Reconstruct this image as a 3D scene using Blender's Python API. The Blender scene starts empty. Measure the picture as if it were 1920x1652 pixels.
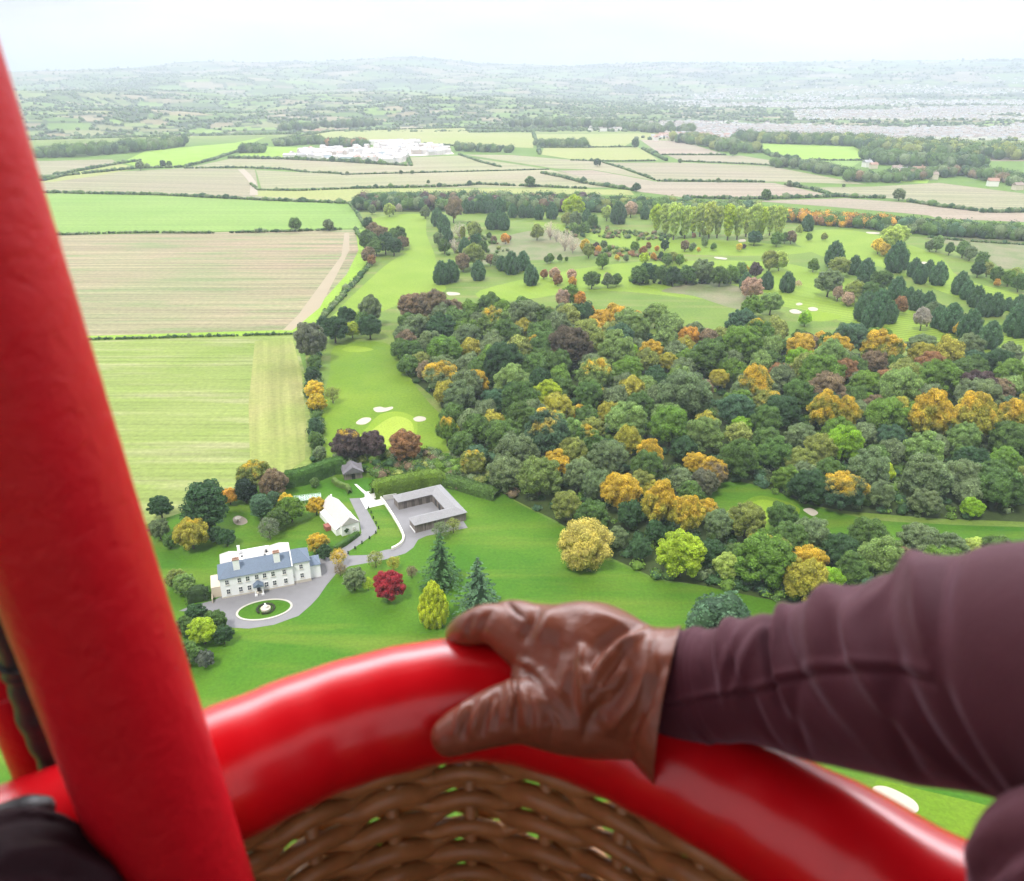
import bpy, bmesh, math, random
import numpy as np
from mathutils import Vector, Matrix, noise as mnoise, geometry as mgeo

# ------------------------------------------------------------------ camera, sky, sun, exposure
SC = bpy.context.scene
COL = SC.collection
H = 125.0                     # height of the balloon above the fields
F = 1500.0                    # focal length in photo pixels (photo is 1920 px wide)
P = math.radians(24.3)        # downward pitch
CP, SP = math.cos(P), math.sin(P)
R = math.radians

cam_data = bpy.data.cameras.new('camera')
cam = bpy.data.objects.new('camera', cam_data)
COL.objects.link(cam)
cam.location = (0, 0, H)
cam.rotation_euler = (R(90) - P, 0, 0)
cam_data.sensor_width = 36.0
cam_data.lens = F / 1920 * 36
cam_data.clip_start = 0.02
cam_data.clip_end = 60000
cam_data.dof.use_dof = True
cam_data.dof.focus_distance = 220
cam_data.dof.aperture_fstop = 8.5
SC.camera = cam

SUN_EL, SUN_AZ = R(60), R(-148)      # azimuth: measured from +Y towards +X
world = bpy.data.worlds.new("World")
SC.world = world
world.use_nodes = True
nt = world.node_tree
for n in list(nt.nodes): nt.nodes.remove(n)
wo = nt.nodes.new('ShaderNodeOutputWorld')
bg = nt.nodes.new('ShaderNodeBackground')
sky = nt.nodes.new('ShaderNodeTexSky')
sky.sky_type = 'NISHITA'
sky.sun_disc = False
sky.sun_elevation = SUN_EL
sky.sun_rotation = SUN_AZ
sky.air_density = 1.0
sky.dust_density = 3.0
tc = nt.nodes.new('ShaderNodeTexCoord')
mp = nt.nodes.new('ShaderNodeMapping'); mp.inputs['Scale'].default_value = (1.0, 1.0, 5.0)
nz = nt.nodes.new('ShaderNodeTexNoise'); nz.inputs['Scale'].default_value = 2.2; nz.inputs['Detail'].default_value = 6
cr = nt.nodes.new('ShaderNodeValToRGB')
cr.color_ramp.elements[0].position = 0.30; cr.color_ramp.elements[0].color = (6.2, 6.4, 6.9, 1)
cr.color_ramp.elements[1].position = 0.62; cr.color_ramp.elements[1].color = (9.3, 9.3, 9.5, 1)
mx = nt.nodes.new('ShaderNodeMixRGB'); mx.inputs['Fac'].default_value = 0.94
L = nt.links.new
L(tc.outputs['Generated'], mp.inputs['Vector']); L(mp.outputs['Vector'], nz.inputs['Vector'])
L(nz.outputs['Fac'], cr.inputs['Fac'])
L(sky.outputs['Color'], mx.inputs['Color1']); L(cr.outputs['Color'], mx.inputs['Color2'])
# bright band added to the unseen sky ahead, for highlights on the rim
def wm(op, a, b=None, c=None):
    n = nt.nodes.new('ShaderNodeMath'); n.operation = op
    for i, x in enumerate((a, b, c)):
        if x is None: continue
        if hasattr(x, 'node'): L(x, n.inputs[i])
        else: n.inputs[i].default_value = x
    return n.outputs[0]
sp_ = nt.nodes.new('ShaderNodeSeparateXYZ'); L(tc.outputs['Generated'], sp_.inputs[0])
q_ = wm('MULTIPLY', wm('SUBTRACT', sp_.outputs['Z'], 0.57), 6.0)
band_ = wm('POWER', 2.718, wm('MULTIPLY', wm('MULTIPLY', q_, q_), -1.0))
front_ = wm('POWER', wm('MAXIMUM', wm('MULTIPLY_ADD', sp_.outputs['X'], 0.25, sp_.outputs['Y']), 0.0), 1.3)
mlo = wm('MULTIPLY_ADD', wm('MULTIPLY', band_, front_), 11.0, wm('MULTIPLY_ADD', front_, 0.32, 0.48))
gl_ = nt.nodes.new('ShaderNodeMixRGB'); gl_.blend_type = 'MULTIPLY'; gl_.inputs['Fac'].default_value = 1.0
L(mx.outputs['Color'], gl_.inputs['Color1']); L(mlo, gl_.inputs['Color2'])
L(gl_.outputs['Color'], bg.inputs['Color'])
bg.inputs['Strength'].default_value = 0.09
L(bg.outputs['Background'], wo.inputs['Surface'])

sun_data = bpy.data.lights.new('sun', 'SUN')
sun_data.energy = 2.4
sun_data.angle = R(11)
sun_data.color = (1.0, 0.97, 0.92)
sun = bpy.data.objects.new('sun', sun_data)
COL.objects.link(sun)
sd = Vector((math.sin(SUN_AZ) * math.cos(SUN_EL), math.cos(SUN_AZ) * math.cos(SUN_EL), math.sin(SUN_EL)))
sun.rotation_euler = sd.to_track_quat('Z', 'Y').to_euler()

vs = SC.view_settings
vs.view_transform = 'Standard'; vs.look = 'None'; vs.exposure = 0.92; vs.gamma = 1.0
vs.use_curve_mapping = False
cy = SC.cycles
cy.use_denoising = True
cy.max_bounces = 5; cy.diffuse_bounces = 3; cy.glossy_bounces = 2; cy.transmission_bounces = 3
cy.volume_bounces = 1; cy.transparent_max_bounces = 6
cy.use_adaptive_sampling = True; cy.adaptive_threshold = 0.02

# ------------------------------------------------------------------ helpers
HAZE_D = 1.7e-4
rnd = random.Random(7)
nrs = np.random.RandomState(11)

def ray(px, py):
    u = (px - 960) / F; v = (py - 826) / F
    return Vector((u, CP - v * SP, -(SP + v * CP)))          # unit depth along the optical axis
def G(px, py, z=0.0):
    r = ray(px, py); t = (H - z) / -r.z
    return Vector((r.x * t, r.y * t, z))
def depth_at(px, py, z=0.0):
    return (H - z) / -ray(px, py).z
def PT(px, py, t):                                            # a point t metres in front of the camera
    return Vector((0, 0, H)) + ray(px, py) * t
def to_px(p):
    X, Y, Z = p[0], p[1], p[2] - H
    t = Y * CP - Z * SP
    return (960 + F * X / t, 826 - F * (Y * SP + Z * CP) / t, t)

def tag(o, label=None, cat=None, group=None, kind=None):
    if label: o['label'] = label
    if cat: o['category'] = cat
    if group: o['group'] = group
    if kind: o['kind'] = kind
    return o
def mesh_np(name, verts, faces=None, mat=None, smooth=False, counts=None, attr=None, col=None):
    """verts (n,3); faces list of lists, or (m,k) array"""
    me = bpy.data.meshes.new(name)
    if isinstance(faces, np.ndarray):
        m, k = faces.shape
        me.vertices.add(len(verts)); me.vertices.foreach_set('co', np.asarray(verts, dtype=np.float32).ravel())
        me.loops.add(m * k); me.loops.foreach_set('vertex_index', faces.astype(np.int32).ravel())
        me.polygons.add(m); me.polygons.foreach_set('loop_start', np.arange(0, m * k, k, dtype=np.int32))
        me.polygons.foreach_set('loop_total', np.full(m, k, dtype=np.int32))
    else:
        me.from_pydata([tuple(v) for v in verts], [], faces)
    if attr is not None:
        a = me.attributes.new('tint', 'FLOAT', 'FACE'); a.data.foreach_set('value', np.asarray(attr, dtype=np.float32))
    if col is not None:
        a = me.attributes.new('Col', 'FLOAT_COLOR', 'POINT'); a.data.foreach_set('color', np.asarray(col, dtype=np.float32).ravel())
    me.update(calc_edges=True)
    if smooth: me.polygons.foreach_set('use_smooth', [True] * len(me.polygons))
    if mat:
        for m_ in (mat if isinstance(mat, (list, tuple)) else [mat]): me.materials.append(m_)
    me.validate()
    return me
def obj(name, me, parent=None, loc=None):
    o = bpy.data.objects.new(name, me); COL.objects.link(o)
    if parent: o.parent = parent
    if loc is not None: o.location = loc
    return o
def empty(name, loc=(0, 0, 0), rz=0.0):
    o = bpy.data.objects.new(name, None); COL.objects.link(o)
    o.location = loc; o.rotation_euler = (0, 0, rz); o.empty_display_size = 0.5
    return o

# ------------------------------------------------------------------ materials
def new_mat(name):
    m = bpy.data.materials.new(name); m.use_nodes = True
    nt = m.node_tree
    for n in list(nt.nodes): nt.nodes.remove(n)
    out = nt.nodes.new('ShaderNodeOutputMaterial'); b = nt.nodes.new('ShaderNodeBsdfPrincipled')
    nt.links.new(b.outputs['BSDF'], out.inputs['Surface'])
    return m, nt, b, out
def node(nt, kind, **kw):
    n = nt.nodes.new(kind)
    for k, v in kw.items():
        if k in n.inputs: n.inputs[k].default_value = v
        else: setattr(n, k, v)
    return n
def mixc(nt, fac, a, b, mode='MIX'):
    m = nt.nodes.new('ShaderNodeMixRGB'); m.blend_type = mode
    for i, x in enumerate((fac, a, b)):
        if hasattr(x, 'node'): nt.links.new(x, m.inputs[i])
        elif i == 0: m.inputs[0].default_value = x
        else: m.inputs[i].default_value = (*x[:3], 1)
    return m.outputs[0]
def ramp(nt, src, p0, p1, c0=(0, 0, 0), c1=(1, 1, 1)):
    r = nt.nodes.new('ShaderNodeValToRGB')
    r.color_ramp.elements[0].position = p0; r.color_ramp.elements[0].color = (*c0, 1)
    r.color_ramp.elements[1].position = p1; r.color_ramp.elements[1].color = (*c1, 1)
    nt.links.new(src, r.inputs[0]); return r.outputs[0]
def noise_of(nt, scale, detail=4, rough=0.55, vec=None, dist=0.0):
    n = nt.nodes.new('ShaderNodeTexNoise'); n.inputs['Scale'].default_value = scale
    n.inputs['Detail'].default_value = detail; n.inputs['Roughness'].default_value = rough
    n.inputs['Distortion'].default_value = dist
    if vec is not None: nt.links.new(vec, n.inputs['Vector'])
    return n.outputs['Fac']
def coords(nt, scale=(1, 1, 1), rz=0.0, kind='Object'):
    t = nt.nodes.new('ShaderNodeTexCoord'); m = nt.nodes.new('ShaderNodeMapping')
    m.vector_type = 'TEXTURE'
    m.inputs['Scale'].default_value = tuple(1.0 / s for s in scale); m.inputs['Rotation'].default_value = (0, 0, rz)
    nt.links.new(t.outputs[kind], m.inputs['Vector']); return m.outputs['Vector']
def bump(nt, b, src, strength=0.3, dist=0.02):
    n = nt.nodes.new('ShaderNodeBump'); n.inputs['Strength'].default_value = strength; n.inputs['Distance'].default_value = dist
    nt.links.new(src, n.inputs['Height']); nt.links.new(n.outputs['Normal'], b.inputs['Normal'])

def plain(name, c, rough=0.8, var=0.15, scale=1.0, spec=0.3, metal=0.0, bmp=0.0):
    m, nt, b, _ = new_mat(name)
    v = coords(nt)
    n = noise_of(nt, scale, 5, vec=v)
    dark = tuple(x * (1 - var) for x in c); lite = tuple(min(1, x * (1 + var)) for x in c)
    nt.links.new(mixc(nt, n, dark, lite), b.inputs['Base Color'])
    b.inputs['Roughness'].default_value = rough; b.inputs['Specular IOR Level'].default_value = spec
    b.inputs['Metallic'].default_value = metal
    if bmp: bump(nt, b, n, bmp)
    return m

def ground_mat(name, c1, c2, patch=0.02, fine=0.8, rz=0.0, stripe=None, stripe_amt=0.3, c3=None, tram=None):
    """grass or soil: large soft patches, fine mottling, optional drill or mowing lines running along rz"""
    m, nt, b, _ = new_mat(name)
    v = coords(nt)
    big = ramp(nt, noise_of(nt, patch, 5, vec=v), 0.35, 0.65)
    c = mixc(nt, big, c1, c2)
    if c3:
        e = coords(nt, (0.012, 0.10, 1), rz)
        c = mixc(nt, ramp(nt, noise_of(nt, 1.0, 4, vec=e), 0.50, 0.66), c, c3)
    if stripe:
        e = coords(nt, (0.02 * stripe, stripe, 1), rz)
        s = ramp(nt, noise_of(nt, 1.0, 3, vec=e), 0.35, 0.65, (0.72, 0.72, 0.72), (1.12, 1.12, 1.12))
        c = mixc(nt, stripe_amt, c, mixc(nt, 1.0, c, s, 'MULTIPLY'))
    if tram:
        e = coords(nt, (1, 1, 1), rz)
        w = nt.nodes.new('ShaderNodeTexWave'); w.bands_direction = 'Y'; w.inputs['Scale'].default_value = tram
        w.inputs['Distortion'].default_value = 0.25; w.inputs['Detail'].default_value = 2; w.inputs['Detail Scale'].default_value = 0.05
        nt.links.new(e, w.inputs['Vector'])
        s = ramp(nt, w.outputs['Fac'], 0.3, 0.7, (0.80, 0.84, 0.80), (1.18, 1.16, 1.14))
        c = mixc(nt, 0.8, c, mixc(nt, 1.0, c, s, 'MULTIPLY'))
    f = ramp(nt, noise_of(nt, fine, 6, 0.7, vec=v), 0.3, 0.7, (0.78, 0.78, 0.78), (1.2, 1.2, 1.2))
    c = mixc(nt, 1.0, c, f, 'MULTIPLY')
    nt.links.new(c, b.inputs['Base Color'])
    b.inputs['Roughness'].default_value = 0.9; b.inputs['Specular IOR Level'].default_value = 0.15
    bump(nt, b, noise_of(nt, fine * 1.7, 5, vec=v), 0.5, 0.15)
    return m

def foliage_mat(name, translucent=0.32):
    """crown colour comes from the object's own colour; alpha below 1 turns the upper outer leaves golden"""
    m, nt, b, out = new_mat(name)
    oi = nt.nodes.new('ShaderNodeObjectInfo')
    at = nt.nodes.new('ShaderNodeAttribute'); at.attribute_name = 'tint'
    tcn = nt.nodes.new('ShaderNodeTexCoord')
    add = nt.nodes.new('ShaderNodeVectorMath'); add.operation = 'ADD'
    cmb = nt.nodes.new('ShaderNodeCombineXYZ')
    mul = nt.nodes.new('ShaderNodeMath'); mul.operation = 'MULTIPLY'; mul.inputs[1].default_value = 37.0
    nt.links.new(oi.outputs['Random'], mul.inputs[0]); nt.links.new(mul.outputs[0], cmb.inputs[0])
    nt.links.new(tcn.outputs['Object'], add.inputs[0]); nt.links.new(cmb.outputs[0], add.inputs[1])
    nz = noise_of(nt, 3.0, 3, vec=add.outputs[0])
    sep = nt.nodes.new('ShaderNodeSeparateXYZ'); nt.links.new(tcn.outputs['Object'], sep.inputs[0])
    # autumn amount = (1-alpha)*2 + (z-0.75) + (noise-0.5)
    inv = nt.nodes.new('ShaderNodeMath'); inv.operation = 'MULTIPLY_ADD'; inv.inputs[1].default_value = -1.5; inv.inputs[2].default_value = 1.5
    nt.links.new(oi.outputs['Alpha'], inv.inputs[0])
    s1 = nt.nodes.new('ShaderNodeMath'); s1.operation = 'ADD'; nt.links.new(inv.outputs[0], s1.inputs[0]); nt.links.new(sep.outputs['Z'], s1.inputs[1])
    s2 = nt.nodes.new('ShaderNodeMath'); s2.operation = 'MULTIPLY_ADD'; s2.inputs[1].default_value = 1.6; nt.links.new(nz, s2.inputs[0]); nt.links.new(s1.outputs[0], s2.inputs[2])
    s3 = nt.nodes.new('ShaderNodeMapRange'); s3.inputs['From Min'].default_value = 2.15; s3.inputs['From Max'].default_value = 2.45
    nt.links.new(s2.outputs[0], s3.inputs['Value'])
    c = mixc(nt, s3.outputs[0], oi.outputs['Color'], (0.42, 0.30, 0.035))
    # per leaf clump variation
    t = nt.nodes.new('ShaderNodeMapRange'); t.inputs['To Min'].default_value = 0.60; t.inputs['To Max'].default_value = 2.35
    nt.links.new(at.outputs['Fac'], t.inputs['Value'])
    c = mixc(nt, 1.0, c, t.outputs[0], 'MULTIPLY')
    v2 = ramp(nt, nz, 0.3, 0.7, (0.8, 0.82, 0.8), (1.22, 1.18, 1.0))
    c = mixc(nt, 1.0, c, v2, 'MULTIPLY')
    nt.links.new(c, b.inputs['Base Color'])
    b.inputs['Roughness'].default_value = 0.7; b.inputs['Specular IOR Level'].default_value = 0.2
    tr = nt.nodes.new('ShaderNodeBsdfTranslucent'); nt.links.new(c, tr.inputs['Color'])
    ms = nt.nodes.new('ShaderNodeMixShader'); ms.inputs[0].default_value = translucent
    nt.links.new(b.outputs['BSDF'], ms.inputs[1]); nt.links.new(tr.outputs[0], ms.inputs[2])
    nt.links.new(ms.outputs[0], out.inputs['Surface'])
    return m

M_LEAF = foliage_mat('foliage')
M_BARK = plain('bark', (0.10, 0.085, 0.07), 0.9, 0.3, 4)
M_PALEBARK = plain('pale_bark', (0.30, 0.27, 0.24), 0.9, 0.25, 4)

def leafcol_mat():
    """foliage of merged masses: colour is stored per clump"""
    m, nt, b, out = new_mat('mass_foliage')
    at = nt.nodes.new('ShaderNodeAttribute'); at.attribute_name = 'Col'
    v = coords(nt)
    f = ramp(nt, noise_of(nt, 0.35, 5, 0.7, vec=v), 0.3, 0.7, (0.65, 0.65, 0.65), (1.35, 1.3, 1.2))
    nt.links.new(mixc(nt, 1.0, at.outputs['Color'], f, 'MULTIPLY'), b.inputs['Base Color'])
    b.inputs['Roughness'].default_value = 0.85; b.inputs['Specular IOR Level'].default_value = 0.1
    bump(nt, b, noise_of(nt, 0.8, 4, vec=v), 0.8, 0.6)
    return m
M_MASS = leafcol_mat()
# ------------------------------------------------------------------ ground, hills
def sstep(a, b, x):
    t = np.clip((x - a) / (b - a), 0, 1); return t * t * (3 - 2 * t)
_ph = nrs.uniform(0, 6.28, (40, 3)); _fr = nrs.normal(0, 1, (40, 2))
def fbm(x, y, s, octv=4, seed=0):
    v = 0; a = 1.0; tot = 0
    for i in range(octv):
        for j in range(3):
            k = (seed * 7 + i * 3 + j) % 40
            d = _fr[k] / np.hypot(*_fr[k])
            v = v + a * np.sin((x * d[0] + y * d[1]) / s * 2 ** i * 2.2 + _ph[k][0] + 1.3 * np.sin((x * d[1] - y * d[0]) / s * 2 ** i * 1.4 + _ph[k][1]))
        tot += a * 1.7; a *= 0.5
    return v / tot
_az = np.array([-60, -33, -24, -16, -9, -2, 3, 9, 20, 33, 60]) * math.pi / 180
_hz = np.array([120, 128, 190, 262, 300, 262, 262, 300, 300, 300, 300.])
def hgt(x, y):
    r = np.hypot(x, y); az = np.arctan2(x, y)
    ridge = np.interp(az, _az, _hz) * sstep(5200, 10500, r)
    left = sstep(R(8), R(-6), az)                                  # rolling hills on the left, a flat plain on the right
    roll = (0.5 + 0.5 * fbm(x, y, 900, 3, 1)) * 75 * sstep(2500, 3600, r) * (0.12 + 0.88 * left)
    dip = -22 * sstep(2150, 2600, r) * (1 - sstep(2700, 3400, r)) * left
    return ridge + roll + dip + 10 * fbm(x, y, 1500, 3, 2) * sstep(4500, 7000, r)

azs = np.concatenate([np.linspace(-180, -37, 72)[:-1], np.arange(-37, 37, 0.085), np.linspace(37, 180, 72)]) * math.pi / 180
rads = np.concatenate([[0.01, 60, 150, 300, 600, 1000, 1500, 1900, 2150], 2250 * np.exp(np.arange(0, 160) * 0.0115), [15000, 18000, 24000]])
AZ, RA = np.meshgrid(azs, rads)
GX, GY = RA * np.sin(AZ), RA * np.cos(AZ)
GZ = hgt(GX, GY)
GZ[RA < 2200] = 0
# patchwork of far fields
NS = 2600
sr = 2000 * np.exp(nrs.uniform(0, 1.75, NS)); sa = nrs.uniform(-0.75, 0.75, NS)
SX, SY = sr * np.sin(sa), sr * np.cos(sa)
pal = np.array([(.10, .17, .04), (.13, .21, .05), (.17, .22, .07), (.20, .21, .10), (.24, .20, .12), (.09, .14, .04), (.16, .25, .05), (.26, .22, .15)])
scol = pal[nrs.randint(0, len(pal), NS)] * nrs.uniform(0.85, 1.15, (NS, 1))
scol[nrs.rand(NS) < 0.15] = (.035, .06, .025)                    # woods
def nearest2(x, y):
    n = len(x); i1 = np.zeros(n, int); d1 = np.zeros(n); d2 = np.zeros(n)
    for a in range(0, n, 4000):
        dx = (x[a:a + 4000, None] - SX[None]) ; dy = (y[a:a + 4000, None] - SY[None]) * 1.35
        d = dx * dx + dy * dy
        q = np.argpartition(d, 1, axis=1)[:, :2]
        dd = np.take_along_axis(d, q, 1); o = np.argsort(dd, 1)
        q = np.take_along_axis(q, o, 1); dd = np.sqrt(np.take_along_axis(dd, o, 1))
        i1[a:a + 4000] = q[:, 0]; d1[a:a + 4000] = dd[:, 0]; d2[a:a + 4000] = dd[:, 1]
    return i1, d1, d2
fx, fy = GX.ravel(), GY.ravel()
col = np.ones((len(fx), 4)); col[:, :3] = (.11, .19, .035)
msk = (np.abs(np.arctan2(fx, fy)) < 0.7) & (np.hypot(fx, fy) > 2000)
i1, d1, d2 = nearest2(fx[msk], fy[msk])
cc = scol[i1]
edge = (d2 - d1) < 10 + 0.002 * np.hypot(fx[msk], fy[msk])
cc[edge] = (.045, .07, .03)
col[msk, :3] = cc
def town_mask(x, y):
    """0..1 density of the town on the plain to the right"""
    t = (x, y)
    px = 960 + F * x / (y * CP + H * SP); py = 826 - F * (y * SP - H * CP) / (y * CP + H * SP)
    a = sstep(1180, 1330, px + 0.5 * (py - 200)) * sstep(176, 190, py) * (1 - sstep(258, 268, py + 0 * px))
    gap = (1 - 0.97 * sstep(200, 206, py) * (1 - sstep(226, 232, py)) * (1 - sstep(1440, 1560, px)))
    n = sstep(-0.35, 0.25, fbm(x, y, 420, 3, 4))
    return a * gap * n
tm = town_mask(fx[msk], np.maximum(fy[msk], 500))
cc = col[msk, :3]; cc = cc * (1 - 0.75 * tm[:, None]) + np.array([.17, .19, .15]) * 0.75 * tm[:, None]
far = np.hypot(fx[msk], fy[msk]) < 2350
cc[far] = (.16, .21, .06)
col[msk, :3] = cc
na = len(azs)
idx = np.arange(len(rads) * na).reshape(len(rads), na)
quads = np.stack([idx[:-1, :-1].ravel(), idx[:-1, 1:].ravel(), idx[1:, 1:].ravel(), idx[1:, :-1].ravel()], 1)[:, ::-1]
m, nt_, b, _ = new_mat('countryside')
at = nt_.nodes.new('ShaderNodeAttribute'); at.attribute_name = 'Col'
v = coords(nt_)
f1 = ramp(nt_, noise_of(nt_, 0.012, 6, 0.65, vec=v), 0.3, 0.7, (0.8, 0.85, 0.8), (1.2, 1.15, 1.1))
f2 = ramp(nt_, noise_of(nt_, 0.6, 5, 0.7, vec=v), 0.3, 0.7, (0.8, 0.8, 0.8), (1.2, 1.2, 1.2))
nt_.links.new(mixc(nt_, 1.0, mixc(nt_, 1.0, at.outputs['Color'], f1, 'MULTIPLY'), f2, 'MULTIPLY'), b.inputs['Base Color'])
b.inputs['Roughness'].default_value = 0.95; b.inputs['Specular IOR Level'].default_value = 0.1
terr = obj('ground', mesh_np('ground', np.stack([fx, fy, GZ.ravel()], 1), quads, m, col=col, smooth=True))
tag(terr, kind='structure')

# ------------------------------------------------------------------ flat sheets on the ground
LV = [0]
def ground_pts(px, curve=False, z=0.0):
    pts = [G(x, y) for x, y in px]
    if curve:                                                   # Catmull-Rom closed outline
        out = []
        n = len(pts)
        for i in range(n):
            p0, p1, p2, p3 = pts[i - 1], pts[i], pts[(i + 1) % n], pts[(i + 2) % n]
            for k in range(5):
                t = k / 5
                out.append(0.5 * ((2 * p1) + (p2 - p0) * t + (2 * p0 - 5 * p1 + 4 * p2 - p3) * t * t + (3 * p1 - p0 - 3 * p2 + p3) * t ** 3))
        pts = out
    return pts
def sheet(name, px, mat, z, curve=False, kind='structure', pts=None):
    pts = pts or ground_pts(px, curve)
    tri = mgeo.tessellate_polygon([[Vector((p.x, p.y, 0)) for p in pts]])
    me = bpy.data.meshes.new(name)
    bm = bmesh.new(); vs_ = [bm.verts.new((p.x, p.y, z)) for p in pts]
    for t in tri:
        try:
            f = bm.faces.new([vs_[i] for i in t]);
        except ValueError: pass
    bmesh.ops.recalc_face_normals(bm, faces=bm.faces)
    for f in bm.faces:
        if f.normal.z < 0: f.normal_flip()
    bm.to_mesh(me); bm.free(); me.materials.append(mat)
    o = obj(name, me)
    if kind: o['kind'] = kind
    return o

LAWN = ground_mat('lawn_grass', (.042, .132, .006), (.080, .172, .010), 0.03, 1.1, c3=(.105, .175, .016))
ROUGH = ground_mat('course_grass', (.100, .172, .024), (.145, .212, .034), 0.02, 0.7, c3=(.175, .20, .055))
FAIR = ground_mat('fairway_grass', (.16, .25, .022), (.19, .275, .030), 0.03, 0.9, rz=R(20), tram=0.10)
FAIR2 = ground_mat('hole_fairway_grass', (.098, .185, .008), (.145, .225, .014), 0.035, 0.9)
GREEN = ground_mat('putting_green_grass', (.25, .33, .035), (.28, .36, .045), 0.05, 1.5)
APRON = ground_mat('apron_grass', (.165, .26, .014), (.19, .28, .02), 0.05, 1.5)
STUB = ground_mat('green_stubble', (.17, .235, .045), (.22, .27, .075), 0.012, 0.5, stripe=0.35, stripe_amt=0.75, c3=(.28, .29, .13))
STUBT = ground_mat('pale_stubble', (.21, .26, .06), (.28, .27, .10), 0.02, 0.6, rz=R(106), stripe=0.35, stripe_amt=0.7)
BROWN = ground_mat('brown_stubble', (.30, .235, .155), (.24, .24, .125), 0.007, 0.35, stripe=0.22, stripe_amt=1.0, c3=(.19, .23, .10))
GREENF = ground_mat('green_pasture', (.16, .27, .05), (.19, .29, .065), 0.008, 0.3, stripe=0.12, stripe_amt=0.4)
TAN = ground_mat('tan_stubble', (.27, .235, .16), (.24, .24, .13), 0.005, 0.25, stripe=0.10, stripe_amt=0.8, rz=R(-8))
TAN2 = ground_mat('pale_tan_stubble', (.25, .26, .13), (.29, .25, .17), 0.004, 0.25, stripe=0.08, stripe_amt=0.7, rz=R(14))
PINK = ground_mat('pinkish_soil', (.30, .235, .18), (.27, .24, .17), 0.005, 0.25, stripe=0.10, stripe_amt=0.6)
YELL = ground_mat('yellow_green_pasture', (.24, .28, .08), (.27, .28, .10), 0.006, 0.25)
BRIGHT = ground_mat('bright_margin', (.19, .32, .02), (.22, .34, .04), 0.03, 0.6)
SCRUB = ground_mat('scrub_grass', (.20, .19, .11), (.13, .17, .06), 0.05, 0.6)
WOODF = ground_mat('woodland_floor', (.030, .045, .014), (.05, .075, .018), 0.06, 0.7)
SAND = plain('bunker_sand', (.42, .38, .31), 0.95, 0.08, 0.6)
TARMAC = plain('tarmac', (.20, .195, .205), 0.9, 0.14, 0.35)
CONC = plain('pale_concrete', (.62, .61, .58), 0.8, 0.05, 0.5)
PATHM = plain('dirt_track', (.33, .28, .22), 0.9, 0.12, 0.3)

FIELDS = [  # (polygon in photo pixels, material)
 ([(-700, 640), (185, 639), (552, 627), (572, 700), (584, 800), (583, 868), (540, 893), (440, 925), (280, 985), (-200, 1200), (-900, 1250)], STUB),
 ([(-700, 447), (130, 441), (430, 435), (664, 431), (676, 470), (650, 520), (600, 575), (545, 621), (180, 633), (-700, 636)], BROWN),
 ([(-700, 362), (95, 362), (300, 366), (655, 381), (677, 408), (676, 427), (430, 433), (120, 440), (-700, 446)], GREENF),
 ([(-700, 366), (60, 345), (220, 322), (350, 315), (445, 317), (478, 318), (486, 360), (655, 379), (300, 365), (95, 361), (-700, 362)], TAN),
 ([(480, 319), (640, 327), (840, 322), (1030, 318), (1160, 345), (1180, 352), (1000, 352), (650, 352), (490, 354)], TAN2),
 ([(484, 356), (650, 354), (1000, 353), (1180, 356), (1190, 366), (900, 362), (700, 360), (655, 378), (478, 368)], YELL),
 ([(350, 315), (430, 298), (530, 298), (760, 311), (770, 295), (860, 292), (1020, 316), (840, 321), (650, 326), (535, 318), (445, 316)], TAN2),
 ([(228, 305), (275, 282), (440, 268), (500, 256), (445, 280), (350, 310), (265, 313)], BRIGHT),
 ([(440, 292), (500, 275), (575, 277), (540, 296)], BRIGHT),
 ([(-400, 300), (78, 302), (210, 299), (225, 308), (125, 325), (20, 332), (-400, 350)], TAN),
 ([(60, 343), (125, 326), (228, 308), (262, 315), (180, 330), (100, 341)], YELL),
 ([(120, 272), (240, 268), (215, 279), (130, 283)], GREENF),
 ([(510, 263), (630, 243), (870, 240), (880, 250), (1000, 250), (1000, 278), (890, 272), (625, 268)], YELL),
 ([(1002, 252), (1250, 250), (1258, 262), (1190, 263), (1170, 275), (1100, 275), (1008, 270)], YELL),
 ([(1020, 277), (1195, 275), (1235, 300), (1080, 300), (1015, 290)], YELL),
 ([(1200, 262), (1280, 265), (1360, 290), (1240, 290)], PINK),
 ([(1250, 291), (1390, 292), (1470, 305), (1450, 311), (1280, 303)], TAN),
 ([(1395, 268), (1640, 277), (1620, 300), (1490, 300)], BRIGHT),
 ([(1490, 301), (1615, 302), (1600, 312), (1560, 316)], GREENF),
 ([(870, 290), (960, 291), (1072, 300), (1130, 304), (1225, 338), (1110, 318), (1040, 316)], TAN2),
 ([(1135, 305), (1280, 305), (1445, 312), (1540, 330), (1625, 346), (1460, 341), (1232, 338)], TAN),
 ([(1045, 320), (1110, 319), (1232, 341), (1450, 343), (1560, 367), (1400, 370), (1280, 370), (1200, 360)], PINK),
 ([(1520, 352), (1640, 350), (1760, 343), (1990, 372), (1990, 396), (1835, 392), (1710, 375), (1580, 366)], TAN),
 ([(1410, 377), (1585, 372), (1700, 380), (1830, 395), (2100, 408), (2100, 424), (1760, 410), (1740, 404), (1560, 388)], PINK),
 ([(1855, 280), (2000, 275), (2000, 290), (1870, 290)], BRIGHT),
 ([(1668, 331), (1745, 334), (1738, 344), (1670, 341)], BRIGHT),
 ([(1830, 292), (2000, 293), (2000, 303), (1845, 302)], PINK),
 ([(1730, 447), (1960, 440), (2000, 500), (1880, 505), (1845, 480), (1790, 460)], SCRUB),
]
for i_, (px, mt) in enumerate(FIELDS): sheet('field', px, mt, 0.03 if i_ == 0 else 0.045 + 0.004 * i_)
sheet('field_margin', [(-700, 634), (180, 630), (545, 619), (600, 570), (650, 515), (672, 470), (667, 431), (700, 430), (694, 500), (605, 600), (556, 628), (185, 638), (-700, 640)], BRIGHT, 0.165)
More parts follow.
